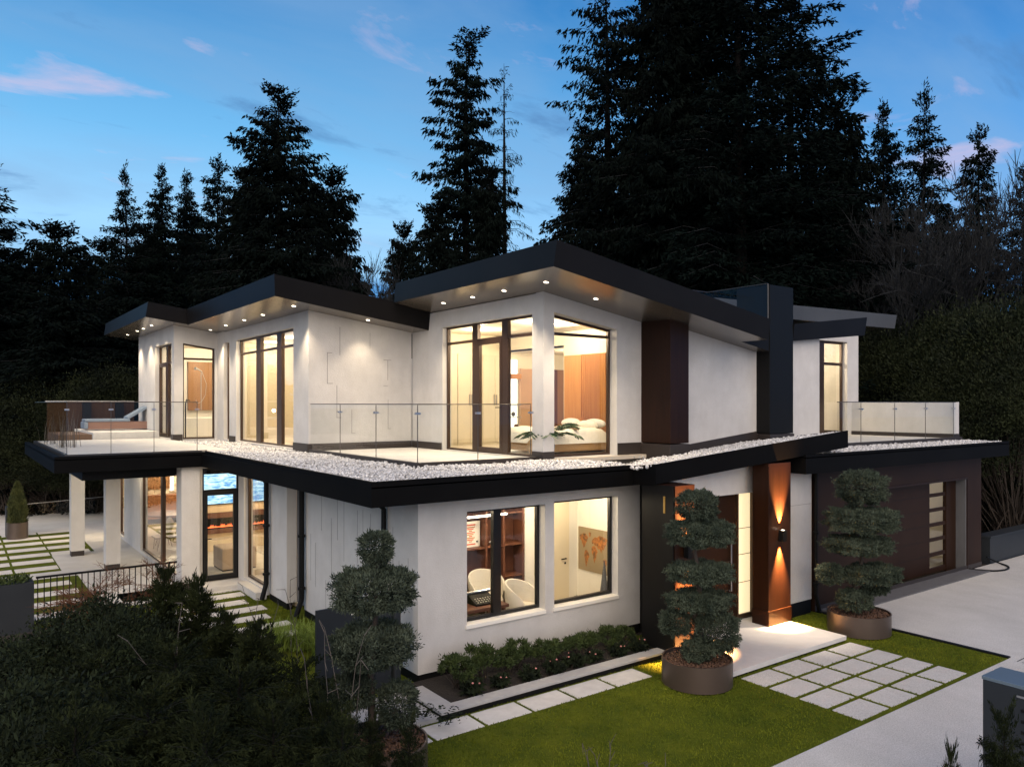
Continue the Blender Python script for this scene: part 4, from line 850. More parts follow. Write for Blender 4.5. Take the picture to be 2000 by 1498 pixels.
# ------------------------------------------------------------------ pebbles (uncountable)
def icos():
    t = (1 + 5 ** .5) / 2; v = np.array([(-1, t, 0), (1, t, 0), (-1, -t, 0), (1, -t, 0), (0, -1, t), (0, 1, t), (0, -1, -t), (0, 1, -t), (t, 0, -1), (t, 0, 1), (-t, 0, -1), (-t, 0, 1)]) / math.hypot(1, t)
    f = np.array([(0, 11, 5), (0, 5, 1), (0, 1, 7), (0, 7, 10), (0, 10, 11), (1, 5, 9), (5, 11, 4), (11, 10, 2), (10, 7, 6), (7, 1, 8), (3, 9, 4), (3, 4, 2), (3, 2, 6), (3, 6, 8), (3, 8, 9), (4, 9, 5), (2, 4, 11), (6, 2, 10), (8, 6, 7), (9, 8, 1)])
    return v, f
IV, IF = icos()
def pebbles(name, rects, zf, sp, r, label, seed, m=PEB, inside=None, cat='pebbles', parent=None, kind='stuff'):
    rg = np.random.default_rng(seed); P = []
    for (a0, a1, b0, b1) in rects:
        n = int((a1 - a0) * (b1 - b0) / sp ** 2); P.append(np.stack([rg.uniform(a0, a1, n), rg.uniform(b0, b1, n)], 1))
    P = np.concatenate(P)
    if inside: P = P[[inside(*q) for q in P]]
    n = len(P); z = np.array([zf(*q) for q in P]) + rg.uniform(-.3, .9, n) * r
    Rm = rg.normal(size=(n, 3, 3)); Q, _ = np.linalg.qr(Rm); sc = r * (.5 + rg.beta(2, 3.5, (n, 1, 1)) * 1.35) * np.array([1.15, .95, .75])[None, :, None]
    v = np.einsum('nij,njk->nik', Q, sc * IV.T[None]).transpose(0, 2, 1) * rg.uniform(.85, 1.15, (n, 12, 1)) + np.concatenate([P, z[:, None]], 1)[:, None]
    fs = (IF[None] + (np.arange(n) * 12)[:, None, None]).reshape(-1, 3)
    org = ORG.get(parent, (0, 0, 0)) if parent is not None else (0, 0, 0)
    me = bpy.data.meshes.new(name); vv = (v.reshape(-1, 3) - np.array(org)).astype(np.float32); me.vertices.add(len(vv)); me.vertices.foreach_set('co', vv.ravel())
    me.loops.add(fs.size); me.loops.foreach_set('vertex_index', fs.ravel().astype(np.int32)); me.polygons.add(len(fs)); me.polygons.foreach_set('loop_start', np.arange(0, fs.size, 3, dtype=np.int32))
    me.polygons.foreach_set('use_smooth', np.ones(len(fs), bool)); me.materials.append(m); me.update(calc_edges=True); o = bpy.data.objects.new(name, me); COL.objects.link(o)
    if parent is not None: o.parent = parent; return o
    return tag(o, label, cat, kind=kind)
pebbles('pebbles', [(-1.0, .93, -.47, 15.0), (.93, 6.6, -.47, 1.74)], lambda u, v: 3.29 + .02 * math.sin(3 * u + 2 * v), .049, .029, 'white pebbles covering the flat roof around the bedroom terrace', 1, inside=lambda u, v: not (v > 8.55 and u < -.34) and not (u > 3.8 and v > 1.58) and not (u > 4.3 and v < 1.4 and u > 4.6))
def in_canopy(u, v):
    t = (u - 4.13) / (9.35 - 4.13); return v > -1.25 - .59 * t + .07 and u < 9.3 + .15 * (v + 1.8) and not (u < 7.35 and v > .62 and u > 6.6)
pebbles('pebbles', [(4.15, 9.8, -1.8, 1.05)], lambda u, v: cT(u, v) - .045, .050, .029, 'white pebbles on the sloping entrance canopy', 2, inside=in_canopy)
pebbles('pebbles', [(9.0, 17.5, -1.65, -.5), (9.6, 12.3, -.5, .85)], lambda u, v: 3.42, .050, .029, 'white pebbles along the front of the garage roof', 3)

# ------------------------------------------------------------------ topiaries
def pad_quads(c, rad, n, rg, ln=.046, wd=.014):
    """clipped cloud pad: needles standing on a lumpy flattened ellipsoid"""
    d = norm(rg.normal(size=(n, 3))); lump = 1 + .10 * np.sin(7 * d[:, 0] + 3 * c[0] + 9 * c[2]) * np.sin(6 * d[:, 1] + 2 + 5 * c[2]) + .07 * np.sin(13 * d[:, 2] + 9 * d[:, 0] + 4 * c[2]) + .05 * np.sin(17 * d[:, 1] - 11 * d[:, 0])
    e = np.sign(d) * np.abs(d) ** np.array([.88, .88, .60])
    dep = rg.uniform(.72, 1.0, n) + rg.exponential(.025, n); P = np.array(c) + e * np.array(rad) * (lump * dep)[:, None]
    D = norm(d / np.array(rad) * min(rad) + rg.normal(0, .55, (n, 3)) + np.array([0, 0, .25]))
    return leaf_quads(P, D, ln * rg.uniform(.6, 1.3, n), wd, rg)
def topiary(c, r, h, pads, label, seed, trunk, potlabel=None):
    t = thing('topiary_tree', (c[0], c[1], 0), label, 'topiary tree', 'cloud-pruned topiary trees in round planters'); rg = np.random.default_rng(seed)
    mb = MB(); mb.lathe((c[0], c[1], 0), [(0, .02), (r, .02), (r, h), (r - .025, h), (r - .025, h - .06), (0, h - .07)], POT, 72); mb.build('planter', t, smooth=True)
    pebbles('mulch', [(c[0] - r, c[0] + r, c[1] - r, c[1] + r)], lambda u, v: h - .055, .032, .021, '', seed, BARK, lambda u, v: math.hypot(u - c[0], v - c[1]) < r - .035, parent=t)
    mb = MB(); mb.tube(trunk, [.055 - .035 * i / (len(trunk) - 1) for i in range(len(trunk))], WOODB, 10)
    for (pc, pr) in pads: mb.tube([(c[0] + (pc[0] - c[0]) * .1, c[1] + (pc[1] - c[1]) * .1, pc[2] - .25), (pc[0], pc[1], pc[2] - pr[2] * .3)], [.025, .012], WOODB, 6)
    mb.build('trunk', t, smooth=True)
    for (pc, pr) in pads:
        pr = (pr[0] - .03, pr[1] - .03, pr[2] - .012); area = pr[0] * pr[1] + pr[0] * pr[2] * 2; n = int(30000 * area / .6)
        loc = (pc[0] - c[0], pc[1] - c[1], pc[2])
        quads_obj('foliage_pad', pad_quads(loc, pr, n, rg), TOPI, t)
# lateral vector in the picture plane = (.808, -.589)
def lat(c, s, z, fwd=0): return (c[0] + .808 * s + .589 * fwd, c[1] - .589 * s + .808 * fwd, z)
cc = (3.675, -2.575)
topiary(cc, .56, .42, [(lat(cc, .0, 2.86), (.33, .33, .23)), (lat(cc, .07, 2.42), (.57, .50, .20)), (lat(cc, .04, 1.78), (.56, .49, .145)), (lat(cc, .04, 1.34), (.54, .48, .135)), (lat(cc, -.34, .98), (.27, .26, .19)), (lat(cc, .30, .86, -.1), (.36, .34, .31)), (lat(cc, -.04, .56, -.1), (.24, .24, .15))],
        'dark green cloud-pruned tree in a round bronze planter at the lawn before the entrance', 11, [lat(cc, 0, .3), lat(cc, .06, .8), lat(cc, -.06, 1.15), lat(cc, .07, 1.6), lat(cc, -.03, 2.1), lat(cc, 0, 2.7)])
cc = (8.442, -2.596)
topiary(cc, .585, .41, [(lat(cc, .07, 2.84), (.47, .45, .32)), (lat(cc, .08, 2.21), (.74, .64, .235)), (lat(cc, -.02, 1.71), (.69, .6, .165)), (lat(cc, -.56, 1.14), (.27, .26, .19)), (lat(cc, .26, 1.14), (.62, .5, .17)), (lat(cc, .38, .90, .1), (.27, .27, .18)), (lat(cc, -.12, .66, -.1), (.37, .33, .19))],
        'grey-green cloud-pruned tree in a round bronze planter beside the garage driveway', 12, [lat(cc, 0, .3), lat(cc, -.07, .9), lat(cc, .06, 1.4), lat(cc, -.04, 2.0), lat(cc, .05, 2.6)])
cc = (-1.852, -2.335)
topiary(cc, .60, .42, [(lat(cc, -.02, 2.76), (.22, .21, .18)), (lat(cc, .01, 2.54), (.13, .13, .14)), (lat(cc, -.03, 2.25), (.51, .47, .255)), (lat(cc, -.08, 1.57), (.51, .47, .235)), (lat(cc, .24, .86), (.25, .24, .26)), (lat(cc, -.30, 1.02), (.28, .28, .2))],
        'dark cloud-pruned tree at the near left corner of the white wall', 13, [lat(cc, -.06, .3), lat(cc, -.09, 1.2), lat(cc, -.03, 1.9), lat(cc, -.02, 2.7)])

# ------------------------------------------------------------------ planting bed along the wall
mb = MB(); mb.box(-.43, 4.22, -1.45, -1.20, .08, .12, KERB); mb.box(-.43, -.12, -1.20, -.35, .08, .12, KERB); mb.box(-.42, 4.22, -1.435, -1.20, -.03, .08, BLACKM); o = mb.build('kerb', bevel=.005); tag(o, 'pale concrete kerb around the planting bed under the ground floor windows', 'kerb')
mb = MB(); mb.box(-.12, 4.22, -1.20, .0, -.03, .06, SOIL); struct('planting_bed', mb)
def bush(name, r, h, n, m, seed, leaf=.06, wid=.022, up=.6, stems=8, hollow=.35, label=None, cat='shrub', group=None, loc=(0, 0, 0), clumps=0, base=.1):
    """shrub: leaves gathered in clumps through an uneven volume"""
    t = thing(name, (0, 0, 0), label, cat, group); rg = np.random.default_rng(seed)
    k = clumps or max(8, int(n / 90)); d = norm(rg.normal(size=(k, 3))); d[:, 2] = np.abs(d[:, 2]) * 1.1 - .25
    rad = rg.uniform(hollow, 1.0, k) ** .6; C = d * rad[:, None] * np.array([r, r, h * .5]) + np.array([0, 0, h * (.5 + base * .3)]); C[:, 2] = np.maximum(C[:, 2], h * .06)
    idx = rg.integers(0, k, n); cr = rg.uniform(.10, .22, k)[idx] * max(r, .5 * h); off = rg.normal(size=(n, 3)) * cr[:, None] * .62; P = C[idx] + off * np.array([1, 1, .8])
    D = norm(off) * .8 + rg.normal(0, .45, (n, 3)) + np.array([0, 0, up])
    P[:, 2] = np.maximum(P[:, 2], .01); P[:, 2] *= (h - leaf * .5) / np.percentile(P[:, 2], 99.7)
    s = np.stack([rg.normal(0, r * .12, k), rg.normal(0, r * .12, k), np.zeros(k)], 1)
    quads_obj('foliage', leaf_quads(P, D, leaf * rg.uniform(.6, 1.4, n), wid, rg), m, t)
    v_, f_ = sticks(s, C, .012 * r + .004, .003); me_o = quads_obj('stems', leaf_quads(s[:2], np.ones((2, 3)), .01, .01, rg), WOODB, t, (v_, f_), WOODB)
    t.location = loc; return t
B0 = bush('border_shrub', .27, .52, 2600, SHR4, 21, .060, .018, .5, clumps=26, hollow=.6, label='leafy green shrub in the bed under the ground floor windows, first from the corner', group='green shrubs in the planting bed', loc=(.35, -.62, .06))
B1 = bush('border_shrub', .29, .58, 2800, SHR4, 22, .060, .018, .7, clumps=24, hollow=.6, label='tall leafy green shrub in the bed beside the first one', group='green shrubs in the planting bed', loc=(.85, -.55, .06))
rg = random.Random(5)
for k, u in enumerate((1.35, 1.62, 2.05, 2.45, 2.80, 3.15, 3.55, 3.9)):
    copy_tree((B0, B1)[k % 2], (u, -.60 + rg.uniform(-.1, .1), .06), rg.uniform(0, 6), rg.uniform(.62, .88), label=('leafy green shrub below the left ground floor window', 'taller green shrub below the pier between the windows', 'leafy green shrub in the middle of the planting bed', 'bushy green shrub left of the bed centre', 'bushy green shrub below the right ground floor window', 'green shrub below the right window reveal', 'green shrub near the drainpipe end of the bed', 'last green shrub of the bed before the entrance column')[k])
def hellebore(loc, seed, label):
    t = bush('flowering_plant', .17, .22, 260, SHR1, seed, .11, .05, .2, label=label, cat='flower', group='low pink-flowering plants along the kerb', loc=loc, clumps=14)
    mb = MB(); rgx = random.Random(seed)
    for k in range(2): mb.blob((rgx.uniform(-.09, .09), rgx.uniform(-.09, .09), rgx.uniform(.18, .27)), (.019, .019, .014), PINK, 7, 4)
    o = mb.build('blossom'); o.parent = t; return t
h0 = hellebore((.42, -1.02, .06), 31, 'low dark plant with small pink flowers along the bed kerb')
for k, u in enumerate((.95, 1.5, 1.95, 2.4, 2.9, 3.5, 3.95)): copy_tree(h0, (u, -1.0, .06), k * 1.3, .85 + .06 * (k % 4))
# ferns at the corner of the path
def fern(loc, label, seed, sc=1.):
    t = thing('fern', loc, label, 'fern', 'small ferns by the corner path'); rg = np.random.default_rng(seed); Q = []
    for k in range(7):
        az = k * .9 + rg.uniform(0, .4)
        for q in np.linspace(.15, 1, 11):
            p = np.array([math.cos(az) * .3 * q, math.sin(az) * .3 * q, .05 + .22 * math.sin(q * 2.4)]) * sc; w_ = .09 * (1 - q) + .02; s = np.array([-math.sin(az), math.cos(az), 0])
            for sg in (-1, 1): Q.append(leaf_quads(p[None], (s * sg + np.array([math.cos(az), math.sin(az), -.1]) * .4)[None], w_ * sc, .022, rg))
    quads_obj('foliage', np.concatenate(Q), SHR1, t)
fern((-.55, -1.75, .0), 'small dark fern at the kerb corner beside the first paver', 41); fern((-.75, -1.45, .06), 'small dark fern on the concrete path by the wall corner', 42, .8)

# ------------------------------------------------------------------ gate, railings, planter wall, pillar
t = thing('garden_gate', (-1.1, .12, 0), 'dark grey panel gate behind the corner topiary', 'gate')
mb = MB(); mb.box(-1.66, -.42, .10, .15, .05, 1.42, STEELB); mb.box(-1.1, -.75, .096, .10, 1.27, 1.30, WHITEW); mb.build('panel', t, bevel=.006); mb = MB(); mb.box(-.40, -.28, .04, .20, .0, 1.48, STEELB); mb.build('post', t, bevel=.02)
t = thing('picket_railing', (-4, 7.3, 0), 'black metal picket railing in front of the striped patio', 'railing')
mb = MB(); mb.box(-4.66, -2.0, 7.28, 7.32, .98, 1.02, BLACKM); mb.box(-4.66, -2.0, 7.285, 7.315, .06, .10, BLACKM); mb.build('rail', t)
for k in range(24): mb = MB(); x = -4.64 + k * .112; mb.box(x, x + .018, 7.29, 7.308, 0, .98, BLACKM); mb.build('picket', t)
t = thing('planter_wall', (-6, 7.4, 0), 'long dark planter wall with low plants at the left edge', 'planter')
mb = MB(); mb.box(-9, -4.70, 7.2, 7.7, -.05, .93, STEELB); mb.build('trough', t)
Pq = np.random.default_rng(3); n = 3000; P = np.stack([Pq.uniform(-3.0, 1.25, n), Pq.uniform(-.15, .25, n), Pq.uniform(.9, 1.02, n)], 1); o = quads_obj('foliage', leaf_quads(P, Pq.normal(0, .5, (n, 3)) + np.array([0, 0, .8]), .09, .03, Pq), SHR4, t)
t = thing('glass_railing', (-3, 20.8, 0), 'low glass railing along the far edge of the left patio', 'railing')
mb = MB(); mb.add([(-4.4, 20.5, .04), (-1.0, 21.6, .04), (-1.0, 21.6, 1.0), (-4.4, 20.5, 1.0)], [(0, 1, 2, 3)], RGLASS); mb.build('pane', t)
mb = MB(); mb.tube([(-4.45, 20.5, 1.01), (-1.0, 21.6, 1.01)], .012, STEEL, 6); mb.build('top_rail', t); mb = MB(); mb.box(-4.55, -4.4, 20.0, 20.5, 0, 1.02, STEELB); mb.build('post', t)
t = thing('mail_pillar', (3.8, -7.8, 0), 'charcoal metal-clad pillar with louvre slots at the driveway edge', 'pillar')
mb = MB(); mb.box(3.16, 3.62, -9.4, -7.04, 0, 1.46, STEELB); mb.build('body', t, bevel=.006); mb = MB(); mb.box(3.155, 3.64, -9.41, -7.03, 1.462, 1.50, TOPB); mb.box(3.40, 3.66, -9.41, -7.52, 1.50, 1.54, TOPB); mb.build('cap', t, bevel=.004)
mb = MB()
for k in range(6): z = 1.22 - k * .115; mb.hexa([(3.148, -8.9), (3.162, -8.9), (3.162, -7.42), (3.148, -7.42)], z, z + .028, BLACKM)
mb.box(3.145, 3.158, -8.9, -7.38, 1.37, 1.39, STEEL); mb.build('slots', t)
mb = MB(); pts = [(16.2 + .75 * (1 - math.cos(a)), -1.30 - .62 * math.sin(a), .03) for a in np.linspace(0, 2.75, 22)] + [(17.68, -1.42, .05), (17.50, -1.33, .14), (17.3, -1.30, .22)]; mb.tube(pts, .022, BLACKM, 8); o = mb.build('garden_hose', smooth=True); tag(o, 'black garden hose looped on the ground at the garage corner', 'hose')
t = thing('retaining_wall', (19, -.8, 0), 'low dark stone retaining wall beyond the garage at the right edge', 'wall')
mb = MB(); mb.box(17.62, 27, -1.25, -.9, -.05, .70, STEELB); mb.box(17.62, 18.0, -.9, 4.5, -.05, .70, GREYST); mb.build('body', t); mb = MB(); mb.box(17.59, 27, -1.28, -.87, .702, .76, STEELB); mb.build('coping', t)
mb = MB(); mb.blob((-2.9, -4.6, .35), (1.1, .9, .62), NAVY, 18, 8, .05, 3); o = mb.build('covered_pile', smooth=True); o.location = (-3.2, 2.4, .3); tag(o, 'dark navy fabric cover draped over a pile at the lower left', 'cover')
TREES = [
  ('fir', (-4.71, 35.19), 16.83, 5.2, 'tall dark fir cut by the left edge of the picture'),
  ('cedar', (-1.67, 35.45), 13.76, 4.0, 'dark rounded conifer near the left edge, lower than its neighbours'),
  ('fir', (3.37, 44.15), 19.89, 3.6, 'slender fir with an open top left of the tallest left cedar group'),
  ('spruce', (5.51, 45.07), 20.75, 3.0, 'dark conifer second from the left in the close row behind the left terrace'),
  ('spruce', (7.72, 48.4), 21.55, 2.8, 'narrow dark conifer squeezed into the middle of the left row'),
  ('spruce', (7.67, 41.02), 20.66, 3.3, 'pointed dark conifer touching the left side of the broad cedar'),
  ('bigcedar', (8.41, 30.58), 21.81, 5.4, 'broad tall cedar rising behind the middle roof'),
  ('cedar', (12.14, 32.82), 18.51, 4.0, 'lower cedar shoulder on the right side of the broad cedar'),
  ('cedar', (8.18, 35.7), 18.51, 3.8, 'lower conifer on the left flank of the broad cedar'),
  ('tallspruce', (18.22, 27.15), 26.22, 3.9, 'tall irregular spruce standing behind the bedroom roof'),
  ('dead', (20.79, 26.52), 24.62, 2.6, 'thin half-dead conifer with drooping bare branches'),
  ('cedar', (15.8, 26.43), 15.59, 3.2, 'low dense conifer left of the irregular spruce'),
  ('cedar', (18.11, 24.75), 17.59, 3.0, 'low dense conifer between the spruce and the half-dead tree'),
  ('cedar', (16.8, 31.9), 15.61, 2.6, 'small dark conifer at the left foot of the irregular spruce'),
  ('lacy', (21.63, 18.48), 27.05, 3.9, 'tall lacy cedar at the left side of the great dark clump'),
  ('bigcedar', (22.74, 21.39), 20.17, 4.0, 'leaning lower cedar at the left edge of the great dark clump'),
  ('bigcedar', (22.25, 15.55), 28.45, 5.0, 'giant dark conifer second from the left in the great clump'),
  ('bigcedar', (26.36, 16.28), 31.98, 5.2, 'giant dark conifer in the centre of the great clump'),
  ('bigfir', (23.86, 11.91), 29.59, 6.0, 'giant fir right of the clump centre reaching out of the frame'),
  ('bigfir', (27.46, 11.76), 25.93, 6.2, 'giant fir with long right-hand branches at the right side of the clump'),
  ('cedar', (32.68, 12.91), 21.2, 4.4, 'dark conifer filling the right foot of the great clump'),
  ('fir', (37.55, 14.31), 20.95, 3.2, 'small-topped fir leaning out of the right foot of the clump'),
  ('spruce', (42.95, 15.32), 24.38, 3.3, 'first free-standing pointed conifer right of the clump'),
  ('fir', (42.85, 12.92), 24.35, 4.0, 'second free-standing conifer right of the clump with layered branches'),
  ('spruce', (43.48, 9.99), 21.2, 3.0, 'third free-standing pointed conifer near the right edge'),
  ('fir', (44.58, 7.95), 18.5, 3.4, 'conifer cut by the right edge of the picture'),
  ('cedar', (26.25, 21.3), 18.2, 4.5, 'low dense conifer closing the left foot of the great clump'),
  ('cedar', (32.9, 17.69), 19.43, 5.0, 'low dense conifer closing the middle foot of the great clump'),
  ('cedar', (48.18, 13.99), 17.22, 3.6, 'low blue-dark conifer behind the bare trees'),
  ('cedar', (5.86, 49.76), 17.46, 4.6, 'low dark conifer filling the gap between the slender fir and its neighbour'),
  ('cedar', (8.93, 50.0), 18.69, 4.6, 'low dark conifer filling the left row before the broad cedar'),
  ('cedar', (2.53, 49.71), 15.92, 4.4, 'low dark conifer between the rounded conifer and the slender fir'),
  ('cedar', (-2.68, 48.55), 14.41, 4.6, 'low dark conifer beside the fir at the left edge'),
]
BARE = [
  ((31.34, 8.94), 14.43, 'grey bare tree at the left of the leafless group'),
  ((30.43, 7.12), 14.74, 'grey bare tree second in the leafless group'),
  ((32.64, 6.75), 14.54, 'grey bare tree in the middle of the leafless group'),
  ((30.51, 4.59), 15.53, 'tall thin bare tree with upright shoots'),
  ((32.62, 4.29), 15.16, 'grey bare tree nearest the right edge'),
  ((12.41, 27.67), 13.1, 'small bare tree in the gap between the two roofs'),
  ((14.18, 28.85), 12.93, 'second small bare tree beside the roof gap'),
]
HEDGE = [
  ((28.79, 8.32), 7.37, 2.8),
  ((28.95, 6.96), 8.13, 3.0),
  ((28.66, 5.32), 8.06, 2.8),
  ((28.1, 3.87), 8.5, 3.1),
  ((26.93, 2.25), 8.17, 2.8),
  ((25.67, 0.69), 8.3, 3.2),
  ((23.03, 0.14), 6.19, 2.4),
  ((23.98, 1.92), 6.32, 2.4),
  ((24.89, 1.26), 3.35, 2.0),
  ((24.51, 0.3), 3.75, 2.0),
]
BACK = [
  ((-4.3, 34.89), 10.77, 4),
  ((-2.79, 35.03), 9.76, 4),
  ((-2.02, 28.28), 9.65, 3.6),
  ((-0.52, 29.67), 9.0, 4),
  ((1.01, 31.02), 10.26, 4),
  ((-3.75, 33.25), 7.16, 3.4),
  ((-2.55, 31.15), 6.61, 3.4),
  ((-1.17, 31.37), 7.16, 3.4),
  ((-0.04, 29.31), 6.85, 3.2),
  ((0.6, 27.61), 6.08, 3),
  ((2.46, 32.45), 10.56, 4),
  ((-4.8, 29.07), 6.43, 3),
  ((-1.27, 27.12), 4.23, 2.4),
  ((-2.58, 27.45), 3.58, 2.2),
  ((7.67, 53.39), 13.6, 6),
  ((15.33, 35.44), 12.08, 5),
  ((18.98, 35.26), 12.56, 5),
  ((22.32, 30.35), 13.41, 5),
  ((26.8, 29.56), 14.46, 5),
  ((10.58, 51.27), 13.6, 6),
  ((15.09, 47.99), 14.39, 6),
  ((36.66, 17.43), 13.05, 6),
  ((39.24, 15.55), 13.69, 5),
]
LEFTB = [
  ((-3.29, 27.97), 5.66, 2.6),
  ((-0.54, 25.97), 5.99, 2.4),
  ((-3.92, 26.57), 4.04, 2.2),
  ((-2.43, 26.1), 3.82, 2.4),
  ((-1.22, 25.23), 3.18, 2.2),
  ((-0.1, 25.64), 2.48, 2),
]
FRONT = [
  ('leafy', (-4.57, 0.2), 2.04, 0.8, 'dark broad-leaved shrub just in front of the picket railing'),
  ('thuja', (-3.89, -0.54), 2.39, 0.36, 'upright narrow conifer left of the glazed door path, tallest of its row'),
  ('thuja', (-3.66, -1.21), 2.38, 0.38, 'second upright narrow conifer beside the glazed door path'),
  ('thuja', (-3.54, -1.91), 2.09, 0.42, 'upright narrow conifer before the stepping pavers'),
  ('thuja', (-3.4, -2.63), 2.13, 0.42, 'lowest upright narrow conifer next to the bright grass tufts'),
  ('leafy', (-5.3, -0.75), 1.94, 0.8, 'dark broad-leaved shrub below the dark planter wall'),
  ('leafy', (-4.39, -1.17), 2.12, 0.7, 'dark broad-leaved shrub between the picket railing and the narrow conifers'),
  ('feathery', (-4.99, -2.46), 1.98, 0.9, 'feathery evergreen left of the picture centre line of the foreground, behind the broad-leaved ones'),
  ('feathery', (-4.25, -2.76), 2.04, 0.8, 'feathery evergreen in front of the narrow conifers'),
  ('feathery', (-3.27, -3.47), 1.89, 0.65, 'feathery evergreen at the foot of the bright grass tufts'),
  ('feathery', (-4.01, -4.04), 2.11, 0.8, 'feathery evergreen in front of the stepping pavers'),
  ('feathery', (-3.4, -4.49), 1.84, 0.5, 'feathery evergreen before the dark garden gate'),
  ('feathery', (-3.05, -4.62), 1.62, 0.35, 'small feathery evergreen touching the corner topiary pot'),
  ('leafy', (-5.42, -3.38), 2.19, 0.9, 'dark broad-leaved shrub at the left edge beside the navy cover'),
  ('feathery', (-4.8, -4.33), 2.22, 0.85, 'large feathery evergreen at the bottom of the picture below the picket railing'),
  ('feathery', (-4.05, -5.01), 2.08, 0.6, 'feathery evergreen at the bottom of the picture below the garden gate'),
  ('leafy', (-5.71, -4.41), 2.3, 0.7, 'dark broad-leaved shrub in the bottom left corner of the picture'),
  ('feathery', (-5.36, -4.91), 2.31, 0.7, 'feathery evergreen at the bottom edge near the left corner'),
  ('feathery', (-4.66, -5.42), 2.28, 0.65, 'feathery evergreen at the bottom edge below the narrow conifers'),
  ('feathery', (-3.7, -5.5), 2.09, 0.5, 'small feathery evergreen at the bottom edge left of the near lawn'),
  ('feathery', (-2.97, -5.17), 1.73, 0.33, 'low feathery evergreen at the near left tip of the lawn'),
  ('leafy', (-5.56, 0.55), 1.58, 0.8, 'dark broad-leaved shrub at the left edge under the planter wall'),
  ('feathery', (0.14, -8.43), 2.15, 0.3, 'feathery evergreen in front of the charcoal pillar'),
  ('twiggy', (-0.27, -8.25), 2.01, 0.12, 'small twiggy shoot left of the charcoal pillar'),
]

# ------------------------------------------------------------------ trees
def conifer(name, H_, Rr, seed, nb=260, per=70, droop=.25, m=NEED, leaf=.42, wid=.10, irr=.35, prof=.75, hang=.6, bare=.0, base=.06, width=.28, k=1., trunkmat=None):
    """one conifer of height H_ and crown radius Rr: trunk, limbs, needle sprays"""
    t = thing(name, (0, 0, 0), None, 'conifer'); rg = np.random.default_rng(seed); Q = []; wd = []
    hs = np.linspace(base, .985, nb) + rg.normal(0, .01, nb); az = np.cumsum(rg.uniform(1.7, 3.1, nb)); lob = rg.uniform(0, 6.28, 4)
    top = (hs > .93)
    L = Rr * np.clip((1 - hs) ** prof * 1.02, .02, 1) * (1 + irr * rg.uniform(-1, .55, nb)) * (1 + .22 * np.sin(2 * az + lob[0] + hs * 9) + .15 * np.sin(hs * 23 + lob[1]))
    L = np.where(hs < .22, L * (.55 + 2 * hs), L); L = np.maximum(L, .18 * k)
    o = np.stack([np.cos(az), np.sin(az), az * 0], 1); A = np.stack([az * 0, az * 0, hs * H_], 1); rise = np.where(top, .8, .18 * hs) - droop * (1 - hs)
    L = L if k == 1 else np.maximum(L, .12 * Rr); B = A + o * L[:, None] + np.array([0, 0, 1.]) * (rise * L)[:, None]
    mid = (A + B) / 2 + np.array([0, 0, 1.]) * (.10 * L)[:, None]
    w1 = sticks(A, mid, k * (.035 * (1 - hs) + .012), k * (.02 * (1 - hs) + .008)); w2 = sticks(mid, B, k * (.02 * (1 - hs) + .008), k * .004); wd += [w1, w2]
    keep = rg.uniform(0, 1, nb) > bare
    cnt = np.maximum(10, (per * (L / Rr) ** 1.1).astype(int)) * keep
    idx = np.repeat(np.arange(nb), cnt); n = len(idx)
    t_ = rg.uniform(.01, 1.0, n) ** .9; s = rg.normal(0, 1, n) * width * L[idx] * (1.1 - t_) * .9; side = np.stack([-o[idx, 1], o[idx, 0], np.zeros(n)], 1)
    # sprays sit in tufts, leaving gaps between them
    q = np.round(t_ * 7) / 7; t_ = q * .6 + t_ * .4; sq = np.round(s / (.16 * Rr)) * .16 * Rr; s = sq * .5 + s * .5
    t_ = np.clip(t_, 0, 1.05); c = A[idx] * ((1 - t_) ** 2)[:, None] + 2 * mid[idx] * (t_ * (1 - t_))[:, None] + B[idx] * (t_ ** 2)[:, None]
    P = c + side * s[:, None] + rg.normal(0, .07 * k, (n, 3)) + np.array([0, 0, -1.]) * (np.abs(s) * .35)[:, None]
    D = o[idx] * rg.uniform(.2, 1.0, n)[:, None] + side * (np.sign(s) * rg.uniform(.1, .9, n))[:, None] + np.array([0, 0, -hang]) + rg.normal(0, .30, (n, 3))
    D[top[idx]] += np.array([0, 0, 1.0])
    sc = .55 + .45 * np.minimum(1, L[idx] / (Rr * .5))
    quads_obj('crown', leaf_quads(P, D, leaf * sc * rg.uniform(.5, 1.35, n), wid * rg.uniform(.7, 1.3, n), rg), m, t, cat_wood(wd), TWIG)
    mb = MB(); mb.tube([(0, 0, 0), (.05, 0, H_ * .4), (0, .05, H_ * .8), (0, 0, H_ * 1.0)], [.015 * H_, .010 * H_, .004 * H_, .01], TRUNKM, 8); mb.build('trunk', t, smooth=True)
    return t
